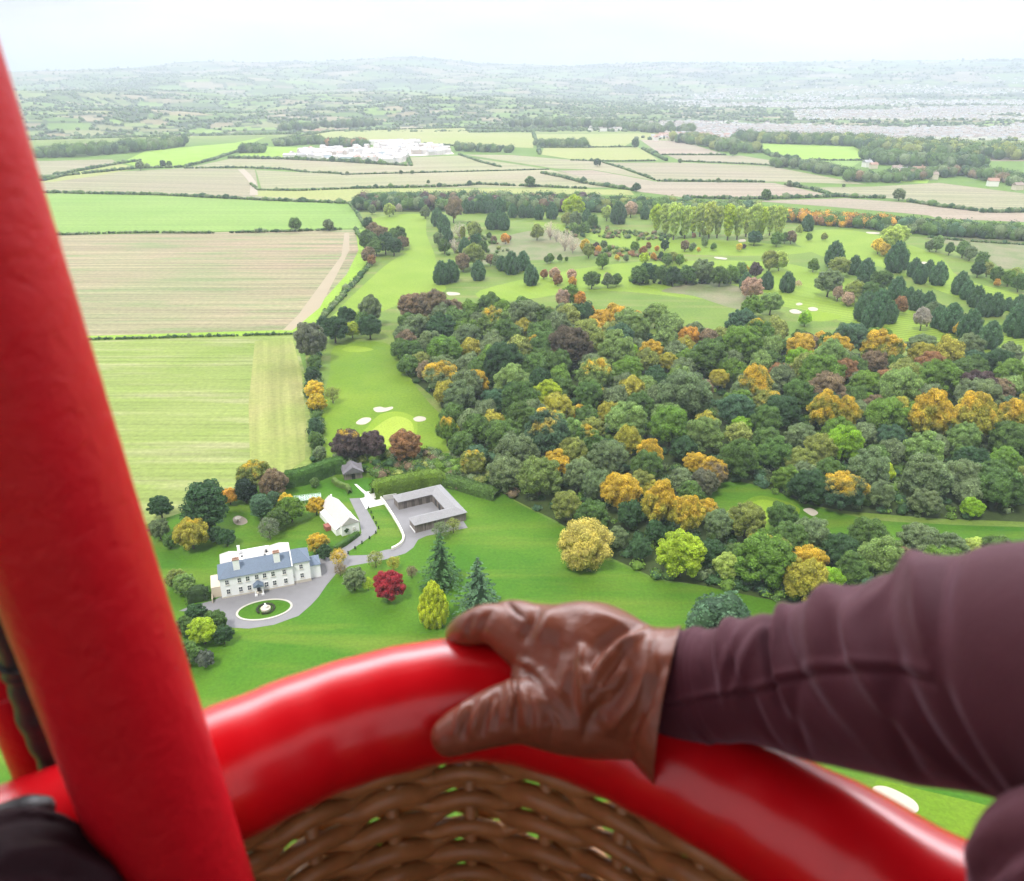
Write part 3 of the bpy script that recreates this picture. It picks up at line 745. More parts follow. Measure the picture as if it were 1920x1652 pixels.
# ------------------------------------------------------------------ trees placed one by one
GARDEN = [
 (385, 948, 100, 'cedar', 'dark', 'wide dark cedar behind the white country house'), (358, 1000, 64, 'fine', 'goldgreen', 'round golden green tree left of the white country house', .3),
 (300, 950, 46, 'fine', 'dark', 'dark tree half hidden by the red pole beside the stubble field'), (298, 992, 40, 'fine', 'grey', None), (318, 1015, 26, 'small', 'mid', None),
 (430, 930, 34, 'fine', 'orange', 'small orange tree against the wide dark cedar'),
 (476, 893, 66, 'fine', 'olive', 'olive tree with a yellow top at the stubble field edge', .4), (459, 920, 48, 'cedar', (.018, .034, .022), 'blackish green rounded conifer behind the garden'),
 (512, 905, 56, 'fine', 'brown', 'brownish open tree beside the tall clipped hedge'), (488, 950, 50, 'cedar', 'blue', 'blue green conifer in the middle of the garden trees'), (512, 935, 30, 'cedar', 'blue', None),
 (535, 938, 28, 'fine', 'yellow', 'bright yellow small tree left of the glass frame'), (545, 955, 52, 'fine', 'green', None), (523, 972, 44, 'fine', 'mid', None),
 (504, 990, 44, 'open', (.15, .18, .12), 'small pale grey tree with a visible trunk behind the white country house'), (424, 1008, 36, 'fine', 'dark', 'low dark tree behind the left end of the white country house'), (404, 1004, 30, 'small', 'dark', None),
 (592, 948, 36, 'fine', 'goldgreen', 'golden small tree in front of the glass frame', .8),
 (596, 1018, 42, 'fine', 'goldgreen', 'golden tree at the right end of the white country house', .6), (608, 1035, 30, 'fine', 'dark', None),
 (634, 1045, 34, 'open', 'goldgreen', 'thin yellowing tree beside the junction of the drive', .7), (638, 1068, 26, 'open', 'brown', None),
 (664, 1086, 46, 'fine', 'grey', 'grey green tree left of the crimson tree'), (704, 1048, 34, 'open', 'olive', 'thin olive tree just below the curving drive'), (738, 1056, 28, 'open', 'goldgreen', None),
 (772, 1072, 24, 'open', 'brown', None), (690, 1095, 26, 'open', 'lime', None),
 (729, 1098, 60, 'fine', 'red', 'crimson tree on the lawn in front of the drive'),
 (850, 985, 30, 'open', 'olive', None), (826, 993, 34, 'open', 'grey', 'thin see-through tree in front of the courtyard stable'),
 (590, 905, 18, 'small', 'mid', None), (345, 1095, 44, 'fine', 'light', None), (330, 1085, 40, 'fine', 'olive', None),
 (380, 1183, 56, 'fine', 'lime', 'bright lime bush at the left edge of the lawn'), (402, 1165, 46, 'fine', 'mid', None), (418, 1190, 40, 'fine', 'dark', 'dark bush at the left edge of the lawn, right of the lime one'),
 (385, 1235, 36, 'fine', (.10, .12, .10), 'greyish bush at the left edge of the lawn, lowest in its clump'), (368, 1150, 40, 'fine', 'dark', None), (345, 1175, 40, 'fine', 'mid', None), (350, 1225, 50, 'fine', 'mid', None),
 (652, 834, 66, 'fine', 'purple', 'dark purple tree with rusty top below the golf green', .3), (696, 833, 56, 'fine', 'purple', 'dark purple tree below the golf green, right of its rusty twin'),
 (760, 836, 64, 'fine', 'rust', 'rusty green tree right below the golf green', 0), (838, 808, 44, 'tall', 'green', 'green tree with one golden side right of the golf green', .45),
 (886, 868, 54, 'fine', 'olive', 'rust topped tree at the end of the courtyard hedge', .35),
 (1097, 1020, 104, 'willow', (.38, .34, .09), 'rounded golden willow alone at the edge of the lawn'),
 (1338, 1142, 100, 'bush', 'blue', 'wide blue green bush on the lawn above the sleeve'), (1385, 1150, 60, 'bush', 'blue', None), (1330, 1160, 40, 'bush', 'light', None),
]
for g in GARDEN:
    T(*g[:5], zone='garden', label=g[5], fall=g[6] if len(g) > 6 else 0.0)
T(812, 1131, 60, 'cone', (.40, .44, .03), 'garden', aspect=1.55, label='clipped golden cone conifer on the lawn beside the gloved hand')
T(825, 1048, 100, 'spruce', (.060, .13, .050), 'garden', aspect=1.15, label='dark green cedar beside the curving drive')
T(896, 1100, 118, 'spruce', (.066, .13, .075), 'garden', aspect=1.1, label='blue green cedar on the lawn just above the gloved hand')
# field-edge line left of the hole
for g in [(582, 640, 60, 'fine', (.15, .165, .12), 'tall greyish tree at the corner of the green stubble field', 1.35), (586, 702, 32, 'fine', 'dark', None), (590, 680, 26, 'small', 'mid', None),
          (590, 730, 36, 'fine', 'yellow', 'bright golden tree at the stubble field edge, upper of two'), (594, 755, 38, 'fine', 'yellow', 'bright golden tree at the stubble field edge, lower of two'),
          (623, 740, 32, 'open', 'olive', 'small olive tree right of the two golden ones'), (592, 800, 30, 'tall', 'blue', None), (591, 825, 30, 'small', 'mid', None), (600, 850, 26, 'small', 'grey', None),
          (627, 617, 52, 'fine', 'dark', 'broad dark tree at the top end of the short golf hole'), (650, 592, 36, 'fine', 'dark', None), (660, 618, 32, 'fine', 'lime', 'lime green tree in the clump above the short golf hole'),
          (694, 580, 46, 'tall', 'grey', 'grey green tree standing highest above the short golf hole'), (693, 612, 46, 'fine', 'dark', None), (606, 606, 26, 'small', 'dark', None), (680, 600, 30, 'small', 'mid', None)]:
    T(*g[:5], zone='field edge', label=g[5], aspect=g[6] if len(g) > 6 else None)
# course: (cx, cy, w, kind, colour)
COURSE = []
for x, y, w in [(820, 407, 26), (832, 420, 26), (828, 511, 34), (846, 508, 32), (897, 507, 29), (996, 516, 30), (959, 493, 33), (981, 489, 28), (941, 494, 22), (921, 415, 24), (934, 412, 26), (945, 416, 24),
                (875, 387, 20), (886, 388, 18), (897, 387, 18), (908, 388, 18), (918, 388, 18), (935, 387, 26), (961, 395, 20), (979, 396, 19), (993, 396, 19), (1010, 398, 21), (1035, 395, 24), (1160, 399, 32), (1210, 398, 20),
                (1515, 418, 24), (1566, 477, 38), (1603, 497, 28), (1625, 506, 34), (1683, 482, 44), (1716, 502, 28), (1727, 514, 28), (1743, 500, 20), (1761, 513, 34), (1803, 531, 34), (1815, 544, 28), (1832, 556, 32),
                (1850, 572, 34), (1868, 571, 34), (1890, 570, 20), (1439, 526, 26), (1477, 529, 30), (1720, 563, 30), (1740, 568, 34), (1762, 594, 34), (1785, 596, 44), (1821, 610, 46), (1858, 628, 42), (1912, 573, 32),
                (1912, 600, 50), (1683, 540, 34), (1705, 556, 28), (1399, 528, 26), (1625, 575, 44), (1650, 572, 46), (1640, 590, 44), (1668, 585, 34), (838, 440, 24), (872, 462, 26), (1100, 405, 20), (1468, 405, 18)]:
    COURSE.append((x, y, w, 'cypress', 'cypress'))
COURSE += [(1510, 597, 26, 'small', 'vivid'), (1672, 446, 44, 'fine', 'pear'), (1686, 440, 40, 'fine', 'pear'), (1648, 461, 26, 'small', 'yellow'), (1660, 468, 22, 'small', 'gold'), (1499, 431, 14, 'tall', 'pear'), (1457, 449, 24, 'small', 'green'),
 (1484, 444, 22, 'small', 'brown'), (1472, 446, 18, 'small', 'mid'), (1546, 444, 13, 'small', 'olive'), (1517, 444, 13, 'small', 'green'), (1444, 489, 34, 'small', 'olive'), (1462, 489, 32, 'small', 'pear'), (1526, 497, 22, 'small', 'green'), (1318, 508, 46, 'fine', 'grey'),
 (1288, 515, 36, 'fine', 'mid'), (1262, 518, 32, 'small', 'dark'), (1240, 514, 36, 'fine', 'mid'), (1215, 511, 38, 'fine', 'dark'), (1200, 515, 36, 'fine', 'mid'), (1350, 517, 34, 'small', 'mid'), (1372, 514, 30, 'small', 'green'), (1390, 505, 24, 'small', 'light'),
 (1555, 530, 52, 'fine', 'grey'), (1574, 500, 40, 'fine', 'olive'), (1572, 550, 22, 'tall', 'pink'), (1590, 560, 24, 'small', 'pink'), (1604, 545, 42, 'fine', 'olive'), (1632, 548, 42, 'fine', 'mid'), (1654, 526, 42, 'fine', 'mid'), (1618, 528, 24, 'small', 'dark'),
 (1688, 572, 30, 'small', 'rust'), (1730, 597, 34, 'tall', 'bare'), (1750, 580, 32, 'fine', 'grey'), (1798, 617, 22, 'tall', 'gold'), (1806, 606, 18, 'small', 'yellow'), (1410, 576, 44, 'fine', 'green'), (1446, 568, 44, 'fine', 'light'), (1410, 540, 42, 'fine', 'pink'), (1404, 534, 20, 'small', 'orange'),
 (1417, 507, 26, 'small', 'purple'), (1398, 505, 14, 'small', 'gold'), (1497, 532, 14, 'open', 'pink'), (1415, 446, 28, 'fine', 'blue'), (1807, 467, 28, 'small', 'mid'), (1820, 475, 24, 'small', 'grey'), (1758, 457, 26, 'small', 'light'), (1781, 466, 18, 'tall', 'mid'), (1745, 460, 20, 'small', 'grey'),
 (1842, 487, 26, 'small', 'mid'), (1835, 505, 26, 'small', 'dark'), (1852, 505, 24, 'small', 'olive'), (1870, 515, 26, 'small', 'mid'), (1892, 522, 26, 'small', 'green'), (1912, 530, 30, 'small', 'mid'), (1870, 530, 13, 'small', 'orange'), (1905, 515, 26, 'small', 'olive'),
 (850, 394, 34, 'tall', 'brown'), (697, 393, 16, 'small', 'grey'), (730, 393, 22, 'small', 'pear'), (748, 391, 14, 'tall', 'bare'), (797, 398, 20, 'small', 'grey'), (845, 440, 24, 'bare', 'bare'), (862, 432, 30, 'bare', 'bare'), (852, 460, 26, 'bare', 'bare'), (889, 433, 30, 'small', 'olive'), (868, 440, 14, 'poplar', 'olive'), (880, 428, 12, 'poplar', 'grey'),
 (888, 478, 46, 'fine', 'olive'), (868, 492, 30, 'small', 'brown'), (893, 455, 28, 'small', 'dark'), (822, 448, 22, 'small', 'grey'), (833, 462, 24, 'small', 'mid'), (905, 462, 20, 'small', 'mid'), (1060, 449, 38, 'bare', 'bare'), (1074, 458, 30, 'bare', 'bare'), (1032, 431, 32, 'bare', 'bare'), (1044, 440, 24, 'bare', 'bare'), (1007, 435, 26, 'small', 'olive'), (917, 442, 12, 'small', 'mid'),
 (948, 447, 18, 'small', 'orange'), (926, 449, 13, 'small', 'brown'), (1076, 387, 44, 'fine', 'lime'), (1138, 400, 24, 'small', 'pear'), (1183, 392, 26, 'small', 'pink'), (1232, 405, 30, 'fine', 'lime'), (1062, 410, 22, 'small', 'olive'), (1080, 412, 26, 'small', 'grey'), (1096, 428, 22, 'small', 'mid'), (1077, 428, 20, 'small', 'light'), (1112, 415, 22, 'small', 'mid'),
 (932, 490, 22, 'small', 'grey'), (920, 487, 20, 'small', 'brown'), (1130, 489, 26, 'small', 'green'), (1110, 524, 34, 'fine', 'mid'), (1140, 526, 24, 'small', 'grey'), (1156, 524, 22, 'small', 'mid'), (1138, 519, 14, 'small', 'pink'), (1020, 514, 16, 'small', 'rust'), (1040, 513, 22, 'small', 'pink'), (1046, 524, 20, 'small', 'rust'), (1072, 516, 20, 'small', 'pink'), (1074, 527, 16, 'small', 'orange'),
 (1025, 487, 12, 'small', 'mid'), (1032, 484, 16, 'small', 'green'), (1050, 484, 11, 'tall', 'mid'), (1062, 486, 8, 'small', 'mid'), (955, 447, 10, 'small', 'brown'), (1097, 460, 20, 'small', 'yellow'), (1104, 470, 24, 'small', 'olive'), (1118, 462, 14, 'small', 'purple'), (1122, 467, 12, 'small', 'orange'), (1132, 458, 14, 'small', 'grey'), (1143, 466, 11, 'small', 'green'),
 (1190, 462, 18, 'small', 'green'), (1206, 470, 16, 'small', 'rust'), (1157, 483, 11, 'small', 'gold'), (1174, 484, 12, 'small', 'grey'), (1187, 478, 8, 'small', 'rust'), (1209, 484, 20, 'small', 'lime'), (1225, 480, 12, 'small', 'orange'), (1240, 480, 14, 'small', 'dark'), (1250, 486, 22, 'small', 'mid'), (1262, 482, 20, 'small', 'olive'), (1275, 487, 18, 'small', 'green'), (1247, 460, 18, 'small', 'dark'),
 (1284, 461, 18, 'small', 'brown'), (1300, 461, 12, 'small', 'grey'), (1296, 466, 10, 'small', 'mid'), (1338, 462, 13, 'small', 'green'), (1322, 456, 13, 'small', 'light'), (1232, 466, 10, 'small', 'orange'), (1216, 461, 12, 'small', 'rust'), (1386, 464, 13, 'small', 'yellow'), (1395, 462, 9, 'small', 'purple'), (1310, 468, 8, 'small', 'gold'), (1322, 449, 14, 'small', 'grey'), (1279, 437, 12, 'small', 'green'), (1301, 442, 9, 'small', 'rust'), (1322, 436, 14, 'small', 'olive'),
 (690, 450, 38, 'fine', 'mid'), (715, 440, 34, 'fine', 'brown'), (722, 456, 40, 'fine', 'dark'), (745, 443, 38, 'fine', 'mid'), (738, 462, 34, 'fine', 'dark'), (705, 462, 34, 'fine', 'mid'), (690, 420, 22, 'small', 'dark'), (690, 478, 28, 'small', 'brown'), (697, 488, 18, 'small', 'rust'), (755, 455, 26, 'fine', 'brown'), (700, 432, 28, 'small', 'brown')]
for g in COURSE: T(*g, parts=g[2] >= 15)
for i in range(15):                                             # row of tall poplars across the course
    x = 1235 + i * 16.4 + rnd.uniform(-3, 3)
    T(x, 412 + i * 0.25 + rnd.uniform(-3, 3), rnd.uniform(25, 32), 'poplar', 'pear' if i % 4 else 'lime', 'poplar row', aspect=rnd.uniform(1.9, 2.3), group='row of tall yellow green poplars on the golf course')

# ------------------------------------------------------------------ the wood: marked trees first, then its fill
WOODT = [
 (1130, 603, 50, 'fine', 'gold'), (1098, 585, 36, 'fine', 'orange'), (1165, 592, 40, 'fine', 'gold'), (1190, 598, 36, 'fine', 'orange'), (1110, 618, 44, 'fine', 'gold'), (1150, 585, 34, 'fine', 'gold'), (1085, 560, 30, 'fine', 'orange'), (1070, 552, 40, 'fine', 'green'), (1055, 560, 30, 'small', 'pink'),
 (1293, 632, 42, 'fine', 'orange'), (1322, 657, 28, 'fine', 'orange'), (1253, 679, 38, 'fine', 'goldgreen'), (1348, 710, 40, 'fine', 'goldgreen'), (1417, 722, 64, 'tall', 'olive', .55), (1439, 755, 56, 'fine', 'olive', .35), (1393, 738, 54, 'fine', 'grey'), (1545, 772, 64, 'tall', 'goldgreen', .55), (1586, 776, 54, 'tall', 'goldgreen', .5),
 (1502, 650, 56, 'fine', 'gold'), (1541, 637, 34, 'fine', 'gold'), (1568, 655, 60, 'fine', 'mid', .68), (1655, 655, 76, 'fine', 'olive', .6), (1730, 665, 52, 'fine', 'goldgreen'), (1748, 780, 80, 'tall', 'goldgreen', .6), (1829, 782, 84, 'tall', 'goldgreen', .5), (1898, 785, 60, 'tall', 'goldgreen', .55),
 (1500, 677, 54, 'fine', 'vivid'), (1463, 701, 46, 'fine', 'rust'), (1541, 703, 86, 'fine', 'green'), (1586, 695, 50, 'fine', 'rust'), (1622, 722, 60, 'fine', 'green'), (1625, 748, 30, 'fine', 'vivid'), (1550, 732, 76, 'fine', 'brown'), (1665, 716, 54, 'fine', 'rust'), (1708, 727, 44, 'fine', 'rust'),
 (1762, 710, 76, 'fine', 'green'), (1832, 728, 72, 'fine', 'purple'), (1870, 735, 60, 'fine', 'brown'), (1897, 702, 62, 'fine', 'green'), (1745, 684, 56, 'fine', 'rust'), (1640, 680, 50, 'fine', 'brown'), (1818, 652, 56, 'fine', 'grey'), (1389, 800, 42, 'fine', 'vivid'), (1640, 760, 44, 'fine', 'brown'),
 (893, 716, 50, 'fine', 'goldgreen', .75), (815, 575, 66, 'fine', 'brown'), (773, 575, 56, 'fine', 'brown'), (848, 582, 46, 'fine', 'brown'), (985, 592, 66, 'fine', 'grey'), (1020, 598, 54, 'fine', 'mid'), (1178, 663, 44, 'fine', 'vivid'), (1069, 650, 84, 'fine', (.085, .07, .05)), (1003, 645, 34, 'fine', 'mid', .5), (1222, 659, 46, 'fine', 'goldgreen', .75),
 (1190, 615, 62, 'fine', 'light'), (1230, 590, 50, 'fine', 'light'), (1026, 739, 56, 'fine', 'lime'), (1045, 768, 68, 'fine', 'goldgreen'), (1116, 738, 42, 'fine', 'goldgreen'), (1143, 775, 48, 'fine', 'goldgreen'), (1110, 805, 50, 'fine', 'olive'), (1177, 827, 50, 'tall', 'goldgreen'), (1218, 852, 54, 'tall', 'olive', .66), (1090, 775, 34, 'fine', 'gold'),
 (1012, 895, 84, 'fine', (.14, .20, .06)), (1040, 872, 60, 'fine', 'green', .8), (947, 820, 76, 'fine', 'mid'), (968, 850, 84, 'fine', 'grey'), (1140, 860, 78, 'fine', 'grey'), (1165, 922, 78, 'fine', 'mid', .8), (1203, 905, 50, 'fine', 'olive'), (1240, 945, 72, 'tall', 'goldgreen', .6), (1290, 965, 64, 'tall', 'goldgreen', .55), (1222, 920, 40, 'fine', 'goldgreen'),
 (1277, 1040, 92, 'fine', 'lime'), (1157, 1008, 44, 'fine', 'grey'), (1200, 1030, 46, 'fine', 'dark'), (1320, 905, 56, 'fine', (.11, .12, .08)), (1303, 868, 46, 'fine', 'goldgreen', .8), (1180, 965, 50, 'small', 'dark'), (1230, 1000, 44, 'small', 'dark'),
 (1321, 816, 76, 'fine', 'light'), (1583, 832, 76, 'fine', 'vivid'), (1654, 885, 46, 'fine', 'lime'), (1729, 845, 76, 'fine', 'light'), (1885, 866, 62, 'fine', 'green'), (1824, 952, 42, 'fine', 'vivid'), (1738, 895, 90, 'fine', 'grey'), (1877, 915, 84, 'fine', 'mid'), (1672, 823, 58, 'fine', 'blue'), (1452, 850, 66, 'fine', 'mid'), (1500, 820, 56, 'fine', 'grey'),
 (1285, 740, 100, 'fine', 'grey'), (1330, 670, 76, 'fine', 'mid'), (1392, 645, 76, 'fine', 'green'), (810, 645, 56, 'fine', 'grey'), (780, 612, 50, 'fine', 'grey'), (770, 660, 50, 'fine', 'mid'), (830, 690, 56, 'fine', 'grey'), (760, 630, 44, 'fine', 'grey'), (860, 745, 64, 'fine', 'grey'), (800, 695, 40, 'fine', 'brown'), (960, 715, 70, 'fine', 'light'), (1000, 690, 60, 'fine', 'mid'), (925, 660, 56, 'fine', 'grey')]
WOODT_B = [(1436, 1050, 112, 'fine', 'green'), (1362, 1062, 54, 'fine', 'pear'), (1518, 1052, 66, 'fine', 'goldgreen', .7), (1553, 1090, 60, 'fine', 'vivid'), (1656, 1050, 96, 'fine', 'light'), (1578, 1036, 76, 'fine', 'dark'), (1399, 976, 74, 'fine', 'olive'), (1522, 1002, 70, 'fine', 'grey'), (1467, 970, 60, 'fine', 'mid'), (1630, 1004, 74, 'fine', 'mid'),
 (1725, 1018, 80, 'fine', 'grey'), (1785, 1028, 60, 'fine', 'grey'), (1829, 1028, 46, 'fine', 'pear'), (1329, 1037, 60, 'fine', 'dark'), (1480, 1010, 70, 'fine', 'mid'), (1600, 1070, 70, 'fine', 'mid'), (1870, 1032, 64, 'fine', 'mid'), (1770, 1060, 80, 'fine', 'green'), (1850, 1070, 80, 'fine', 'light'), (1700, 1090, 80, 'fine', 'mid')]
def inpoly(x, y, poly):
    c = False; n = len(poly)
    for i in range(n):
        x1, y1 = poly[i]; x2, y2 = poly[i - 1]
        if (y1 > y) != (y2 > y) and x < (x2 - x1) * (y - y1) / (y2 - y1) + x1: c = not c
    return c
for g in WOODT: T(*g[:5], zone='wood', fall=g[5] if len(g) > 5 else 0.0)
for g in WOODT_B: T(*g[:5], zone='lower wood', fall=g[5] if len(g) > 5 else 0.0)
WGP = [(G(*p).x, G(*p).y) for p in WOOD_A]; WGPB = [(G(*p).x, G(*p).y) for p in WOOD_B]
BG = ['mid', 'grey', 'green', 'mid', 'grey', 'dark', 'light', 'grey', 'olive', 'mid', 'blue', 'brown', 'green', 'grey', 'goldgreen']
FILL = []
def fill(poly, zone, tries, maxn, dmin, dmax):
    xs = [p[0] for p in poly]; ys = [p[1] for p in poly]; n = 0
    for _ in range(tries):
        x = rnd.uniform(min(xs), min(max(xs), 330)); y = rnd.uniform(min(ys), max(ys))
        if not inpoly(x, y, poly): continue
        D = rnd.uniform(dmin, dmax) * (0.85 if y < 260 else 1.0)
        if any((t['x'] - x) ** 2 + (t['y'] - y) ** 2 < (0.40 * (t['D'] + D)) ** 2 for t in TREES if abs(t['x'] - x) < 20): continue
        u = to_px((x, y, 8))
        if u[0] > 2080: continue
        c = BG[rnd.randrange(len(BG))]
        Ht = D * rnd.uniform(.9, 1.2)
        FILL.append((x, y, D, Ht, c, zone, rnd.choice([0] * 9 + [.35, .5]))); TREES.append(dict(x=x, y=y, D=D))
        n += 1
        if n >= maxn: break
    return n
nA = fill(WGP, 'wood', 9000, 260, 9.5, 17.5); nB = fill(WGPB, 'lower wood', 1500, 30, 9, 14)
TREES[:] = [t for t in TREES if 'o' in t]
nbroad = sum(t['kind'] == 'broadleaf_tree' for t in TREES)
FILL.sort(key=lambda q: -q[2] / q[1] * (1.0 if abs(to_px((q[0], q[1], 8))[0] - 960) < 990 else .2))      # largest in the picture first
cut = max(0, 300 - nbroad)
for x, y, D, Ht, c, zone, fl in FILL[:cut]: place_tree('fine' if rnd.random() < .75 else 'broad', x, y, D, Ht, c, zone, fall=fl)
print('wood fill', nA, nB, 'individual broadleaf', nbroad + cut, 'rest', len(FILL) - cut)
# the remaining small, far crowns of the wood as one canopy
def merged_crowns(name, items, seed):
    rs = np.random.RandomState(seed); protos = []
    for q in range(3):
        me = crown_from_lobes('tmpc', broad_lobes(200 + q, n=30), 2600, .055, 200 + q); nv = len(me.vertices)
        co = np.zeros(nv * 3, np.float32); me.vertices.foreach_get('co', co); co = co.reshape(-1, 3)
        fs = []; tn = np.zeros(len(me.polygons), np.float32); me.attributes['tint'].data.foreach_get('value', tn); vt = np.full(nv, .5)
        for p_, t_ in zip(me.polygons, tn):
            v_ = list(p_.vertices); vt[v_] = t_
            fs.append(v_[:3]);
            if len(v_) == 4: fs.append([v_[0], v_[2], v_[3]])
        protos.append((co, np.array(fs), vt)); bpy.data.meshes.remove(me)
    VV, FF, CC = [], [], []; off = 0
    for x, y, D, Ht, c, zone, fl in items:
        co, fs, vt = protos[rs.randint(3)]; a = rs.uniform(0, 6.28); ca, sa_ = math.cos(a), math.sin(a)
        v_ = np.stack([(co[:, 0] * ca - co[:, 1] * sa_) * D + x, (co[:, 0] * sa_ + co[:, 1] * ca) * D + y, co[:, 2] * Ht], 1)
        VV.append(v_); FF.append(fs + off); off += len(v_)
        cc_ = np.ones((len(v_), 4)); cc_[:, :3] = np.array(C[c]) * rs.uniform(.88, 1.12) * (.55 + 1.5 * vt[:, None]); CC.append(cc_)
    return obj(name, mesh_np(name, np.concatenate(VV), np.concatenate(FF), M_MASS, col=np.concatenate(CC)))
if FILL[cut:]:
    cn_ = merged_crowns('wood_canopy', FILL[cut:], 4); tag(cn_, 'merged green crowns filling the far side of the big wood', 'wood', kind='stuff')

# ------------------------------------------------------------------ masses nobody could count
def clumps(name, P_, Rr, Cc, base='ico1', seed=1, leaf=0, leafsize=.3, kind='stuff', squash=.8, jit=.16):
    """merged lumpy clumps at points P_ with radii Rr (n,) and colours Cc (n,3)"""
    rs = np.random.RandomState(seed)
    v, f = {'ico1': ICO1, 'ico2': ICO2}[base]
    n = len(P_)
    V = v[None] * (1 + rs.normal(0, jit, (n, len(v), 1))) * Rr[:, None, None] * (.84 if leaf else 1.0) * np.array([1, 1, squash])
    a = rs.uniform(0, 6.28, n); ca, sa_ = np.cos(a)[:, None], np.sin(a)[:, None]
    V = np.stack([V[..., 0] * ca - V[..., 1] * sa_, V[..., 0] * sa_ + V[..., 1] * ca, V[..., 2]], -1) + P_[:, None]
    Fc = (f[None] + (np.arange(n) * len(v))[:, None, None]).reshape(-1, 3)
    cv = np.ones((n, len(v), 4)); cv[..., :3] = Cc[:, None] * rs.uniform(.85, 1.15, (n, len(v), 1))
    V = V.reshape(-1, 3); cv = cv.reshape(-1, 4)
    if leaf:
        d = rs.normal(0, 1, (n * leaf, 3)); d[:, 2] = abs(d[:, 2]) * .9; d /= np.linalg.norm(d, axis=1)[:, None]
        rr = np.repeat(Rr, leaf)[:, None]; pp = np.repeat(P_, leaf, 0) + d * rr * np.array([1, 1, squash]) * rs.uniform(.9, 1.15, (n * leaf, 1))
        q = leaf_quads(pp, d, leafsize, rs, .5)
        # size follows the clump
        Fq = np.arange(len(q)).reshape(-1, 4); Fq = np.concatenate([Fq[:, [0, 1, 2]], Fq[:, [0, 2, 3]]]) + len(V)
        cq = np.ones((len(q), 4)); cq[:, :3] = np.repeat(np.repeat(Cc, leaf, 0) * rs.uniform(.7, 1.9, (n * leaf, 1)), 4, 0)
        V = np.concatenate([V, q]); Fc = np.concatenate([Fc, Fq]); cv = np.concatenate([cv, cq])
    o = obj(name, mesh_np(name, V, Fc, M_MASS, col=cv))
    if kind: o['kind'] = kind
    return o
def scatter_poly(poly_g, n, seed):
    rs = np.random.RandomState(seed); xs = [p[0] for p in poly_g]; ys = [p[1] for p in poly_g]; out = []
    while len(out) < n:
        x = rs.uniform(min(xs), min(max(xs), 420)); y = rs.uniform(min(ys), max(ys))
        if inpoly(x, y, poly_g): out.append((x, y, 0))
    return np.array(out)
def pickc(names, n, seed):
    rs = np.random.RandomState(seed); a = np.array([C[k] for k in names]); return a[rs.randint(0, len(a), n)] * rs.uniform(.8, 1.2, (n, 1))
for nm, poly, n in (('undergrowth', WGP, 2600), ('undergrowth', WGPB, 350)):
    P_ = scatter_poly(poly, n, 5); rr = nrs.uniform(.9, 2.4, n); P_[:, 2] = rr * .5
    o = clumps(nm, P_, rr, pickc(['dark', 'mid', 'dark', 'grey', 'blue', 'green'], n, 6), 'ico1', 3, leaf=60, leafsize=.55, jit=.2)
    o['label'] = 'dark shrubs and brambles growing under the wood trees'; o['category'] = 'undergrowth'
    if poly is WGPB: o['label'] = 'dark shrubs under the lower wood beside the sleeve'
# scrub between the golf green and the hedges
for lab, poly, n, names in (
    ('mixed scrub between the golf green and the courtyard hedge', [(625, 870), (640, 848), (720, 850), (830, 850), (880, 860), (960, 915), (965, 938), (900, 925), (840, 915), (760, 900), (700, 905), (668, 880)], 190, ['mid', 'grey', 'olive', 'dark', 'green', 'mid', 'grey', 'brown']),
    ('narrow scrub strip along the right edge of the green stubble field', [(574, 660), (598, 668), (604, 760), (606, 870), (586, 870), (578, 760)], 90, ['mid', 'dark', 'grey', 'blue']),
    ('dense shrub belt above the pale rough on the golf course', [(1050, 432), (1100, 422), (1180, 434), (1250, 440), (1268, 452), (1200, 452), (1110, 446), (1060, 444)], 150, ['mid', 'grey', 'olive', 'dark', 'brown']),
    ('brambly scrub around the grey bare trees on the golf course', [(820, 455), (900, 440), (960, 470), (930, 492), (860, 500), (830, 475)], 80, ['grey', 'brown', 'mid', 'olive']),
    ('hedge-like scrub along the middle of the golf course', [(1180, 525), (1400, 520), (1400, 532), (1250, 534), (1180, 532)], 110, ['mid', 'dark', 'green']),
    ('scrubby shrubs around the young trees of the golf course', [(1090, 470), (1150, 466), (1290, 490), (1280, 496), (1180, 484), (1100, 480)], 60, ['mid', 'olive', 'brown', 'rust'])):
    pg = [(G(*p).x, G(*p).y) for p in poly]; P_ = scatter_poly(pg, n, n); rr = nrs.uniform(1.0, 2.5, n); P_[:, 2] = rr * .6
    o = clumps('scrub', P_, rr, pickc(names, n, n), 'ico1', n, leaf=110, leafsize=.42, jit=.22); o['label'] = lab; o['category'] = 'scrub'
# far wood belt beyond the course
def belt(lab, line, n, names, w, rlo, rhi, seed, nm='wood'):
    rs = np.random.RandomState(seed); pts = [G(*p) for p in line]; P_ = []
    seg = [(pts[i + 1] - pts[i]).length for i in range(len(pts) - 1)]; tot = sum(seg)
    for i in range(n):
        d = rs.uniform(0, tot); k = 0
        while k < len(seg) - 1 and d > seg[k]: d -= seg[k]; k += 1
        p = pts[k].lerp(pts[k + 1], d / seg[k]); nn = Vector((-(pts[k + 1] - pts[k]).y, (pts[k + 1] - pts[k]).x, 0)).normalized()
        p = p + nn * rs.uniform(-w, w)
        P_.append((p.x, p.y, 0))
    P_ = np.array(P_); rr = rs.uniform(rlo, rhi, n); P_[:, 2] = rr * rs.uniform(.6, 1.3, n)
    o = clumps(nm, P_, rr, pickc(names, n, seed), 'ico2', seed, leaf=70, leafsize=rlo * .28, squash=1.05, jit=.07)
    o['label'] = lab; o['category'] = 'wood'; return o
belt('dark wood beyond the left half of the golf course', [(672, 388), (760, 388), (900, 388), (1000, 390), (1120, 392)], 420, ['mid', 'dark', 'dark', 'blue', 'mid', 'brown', 'grey', 'purple'], 26, 4.5, 7.5, 1)
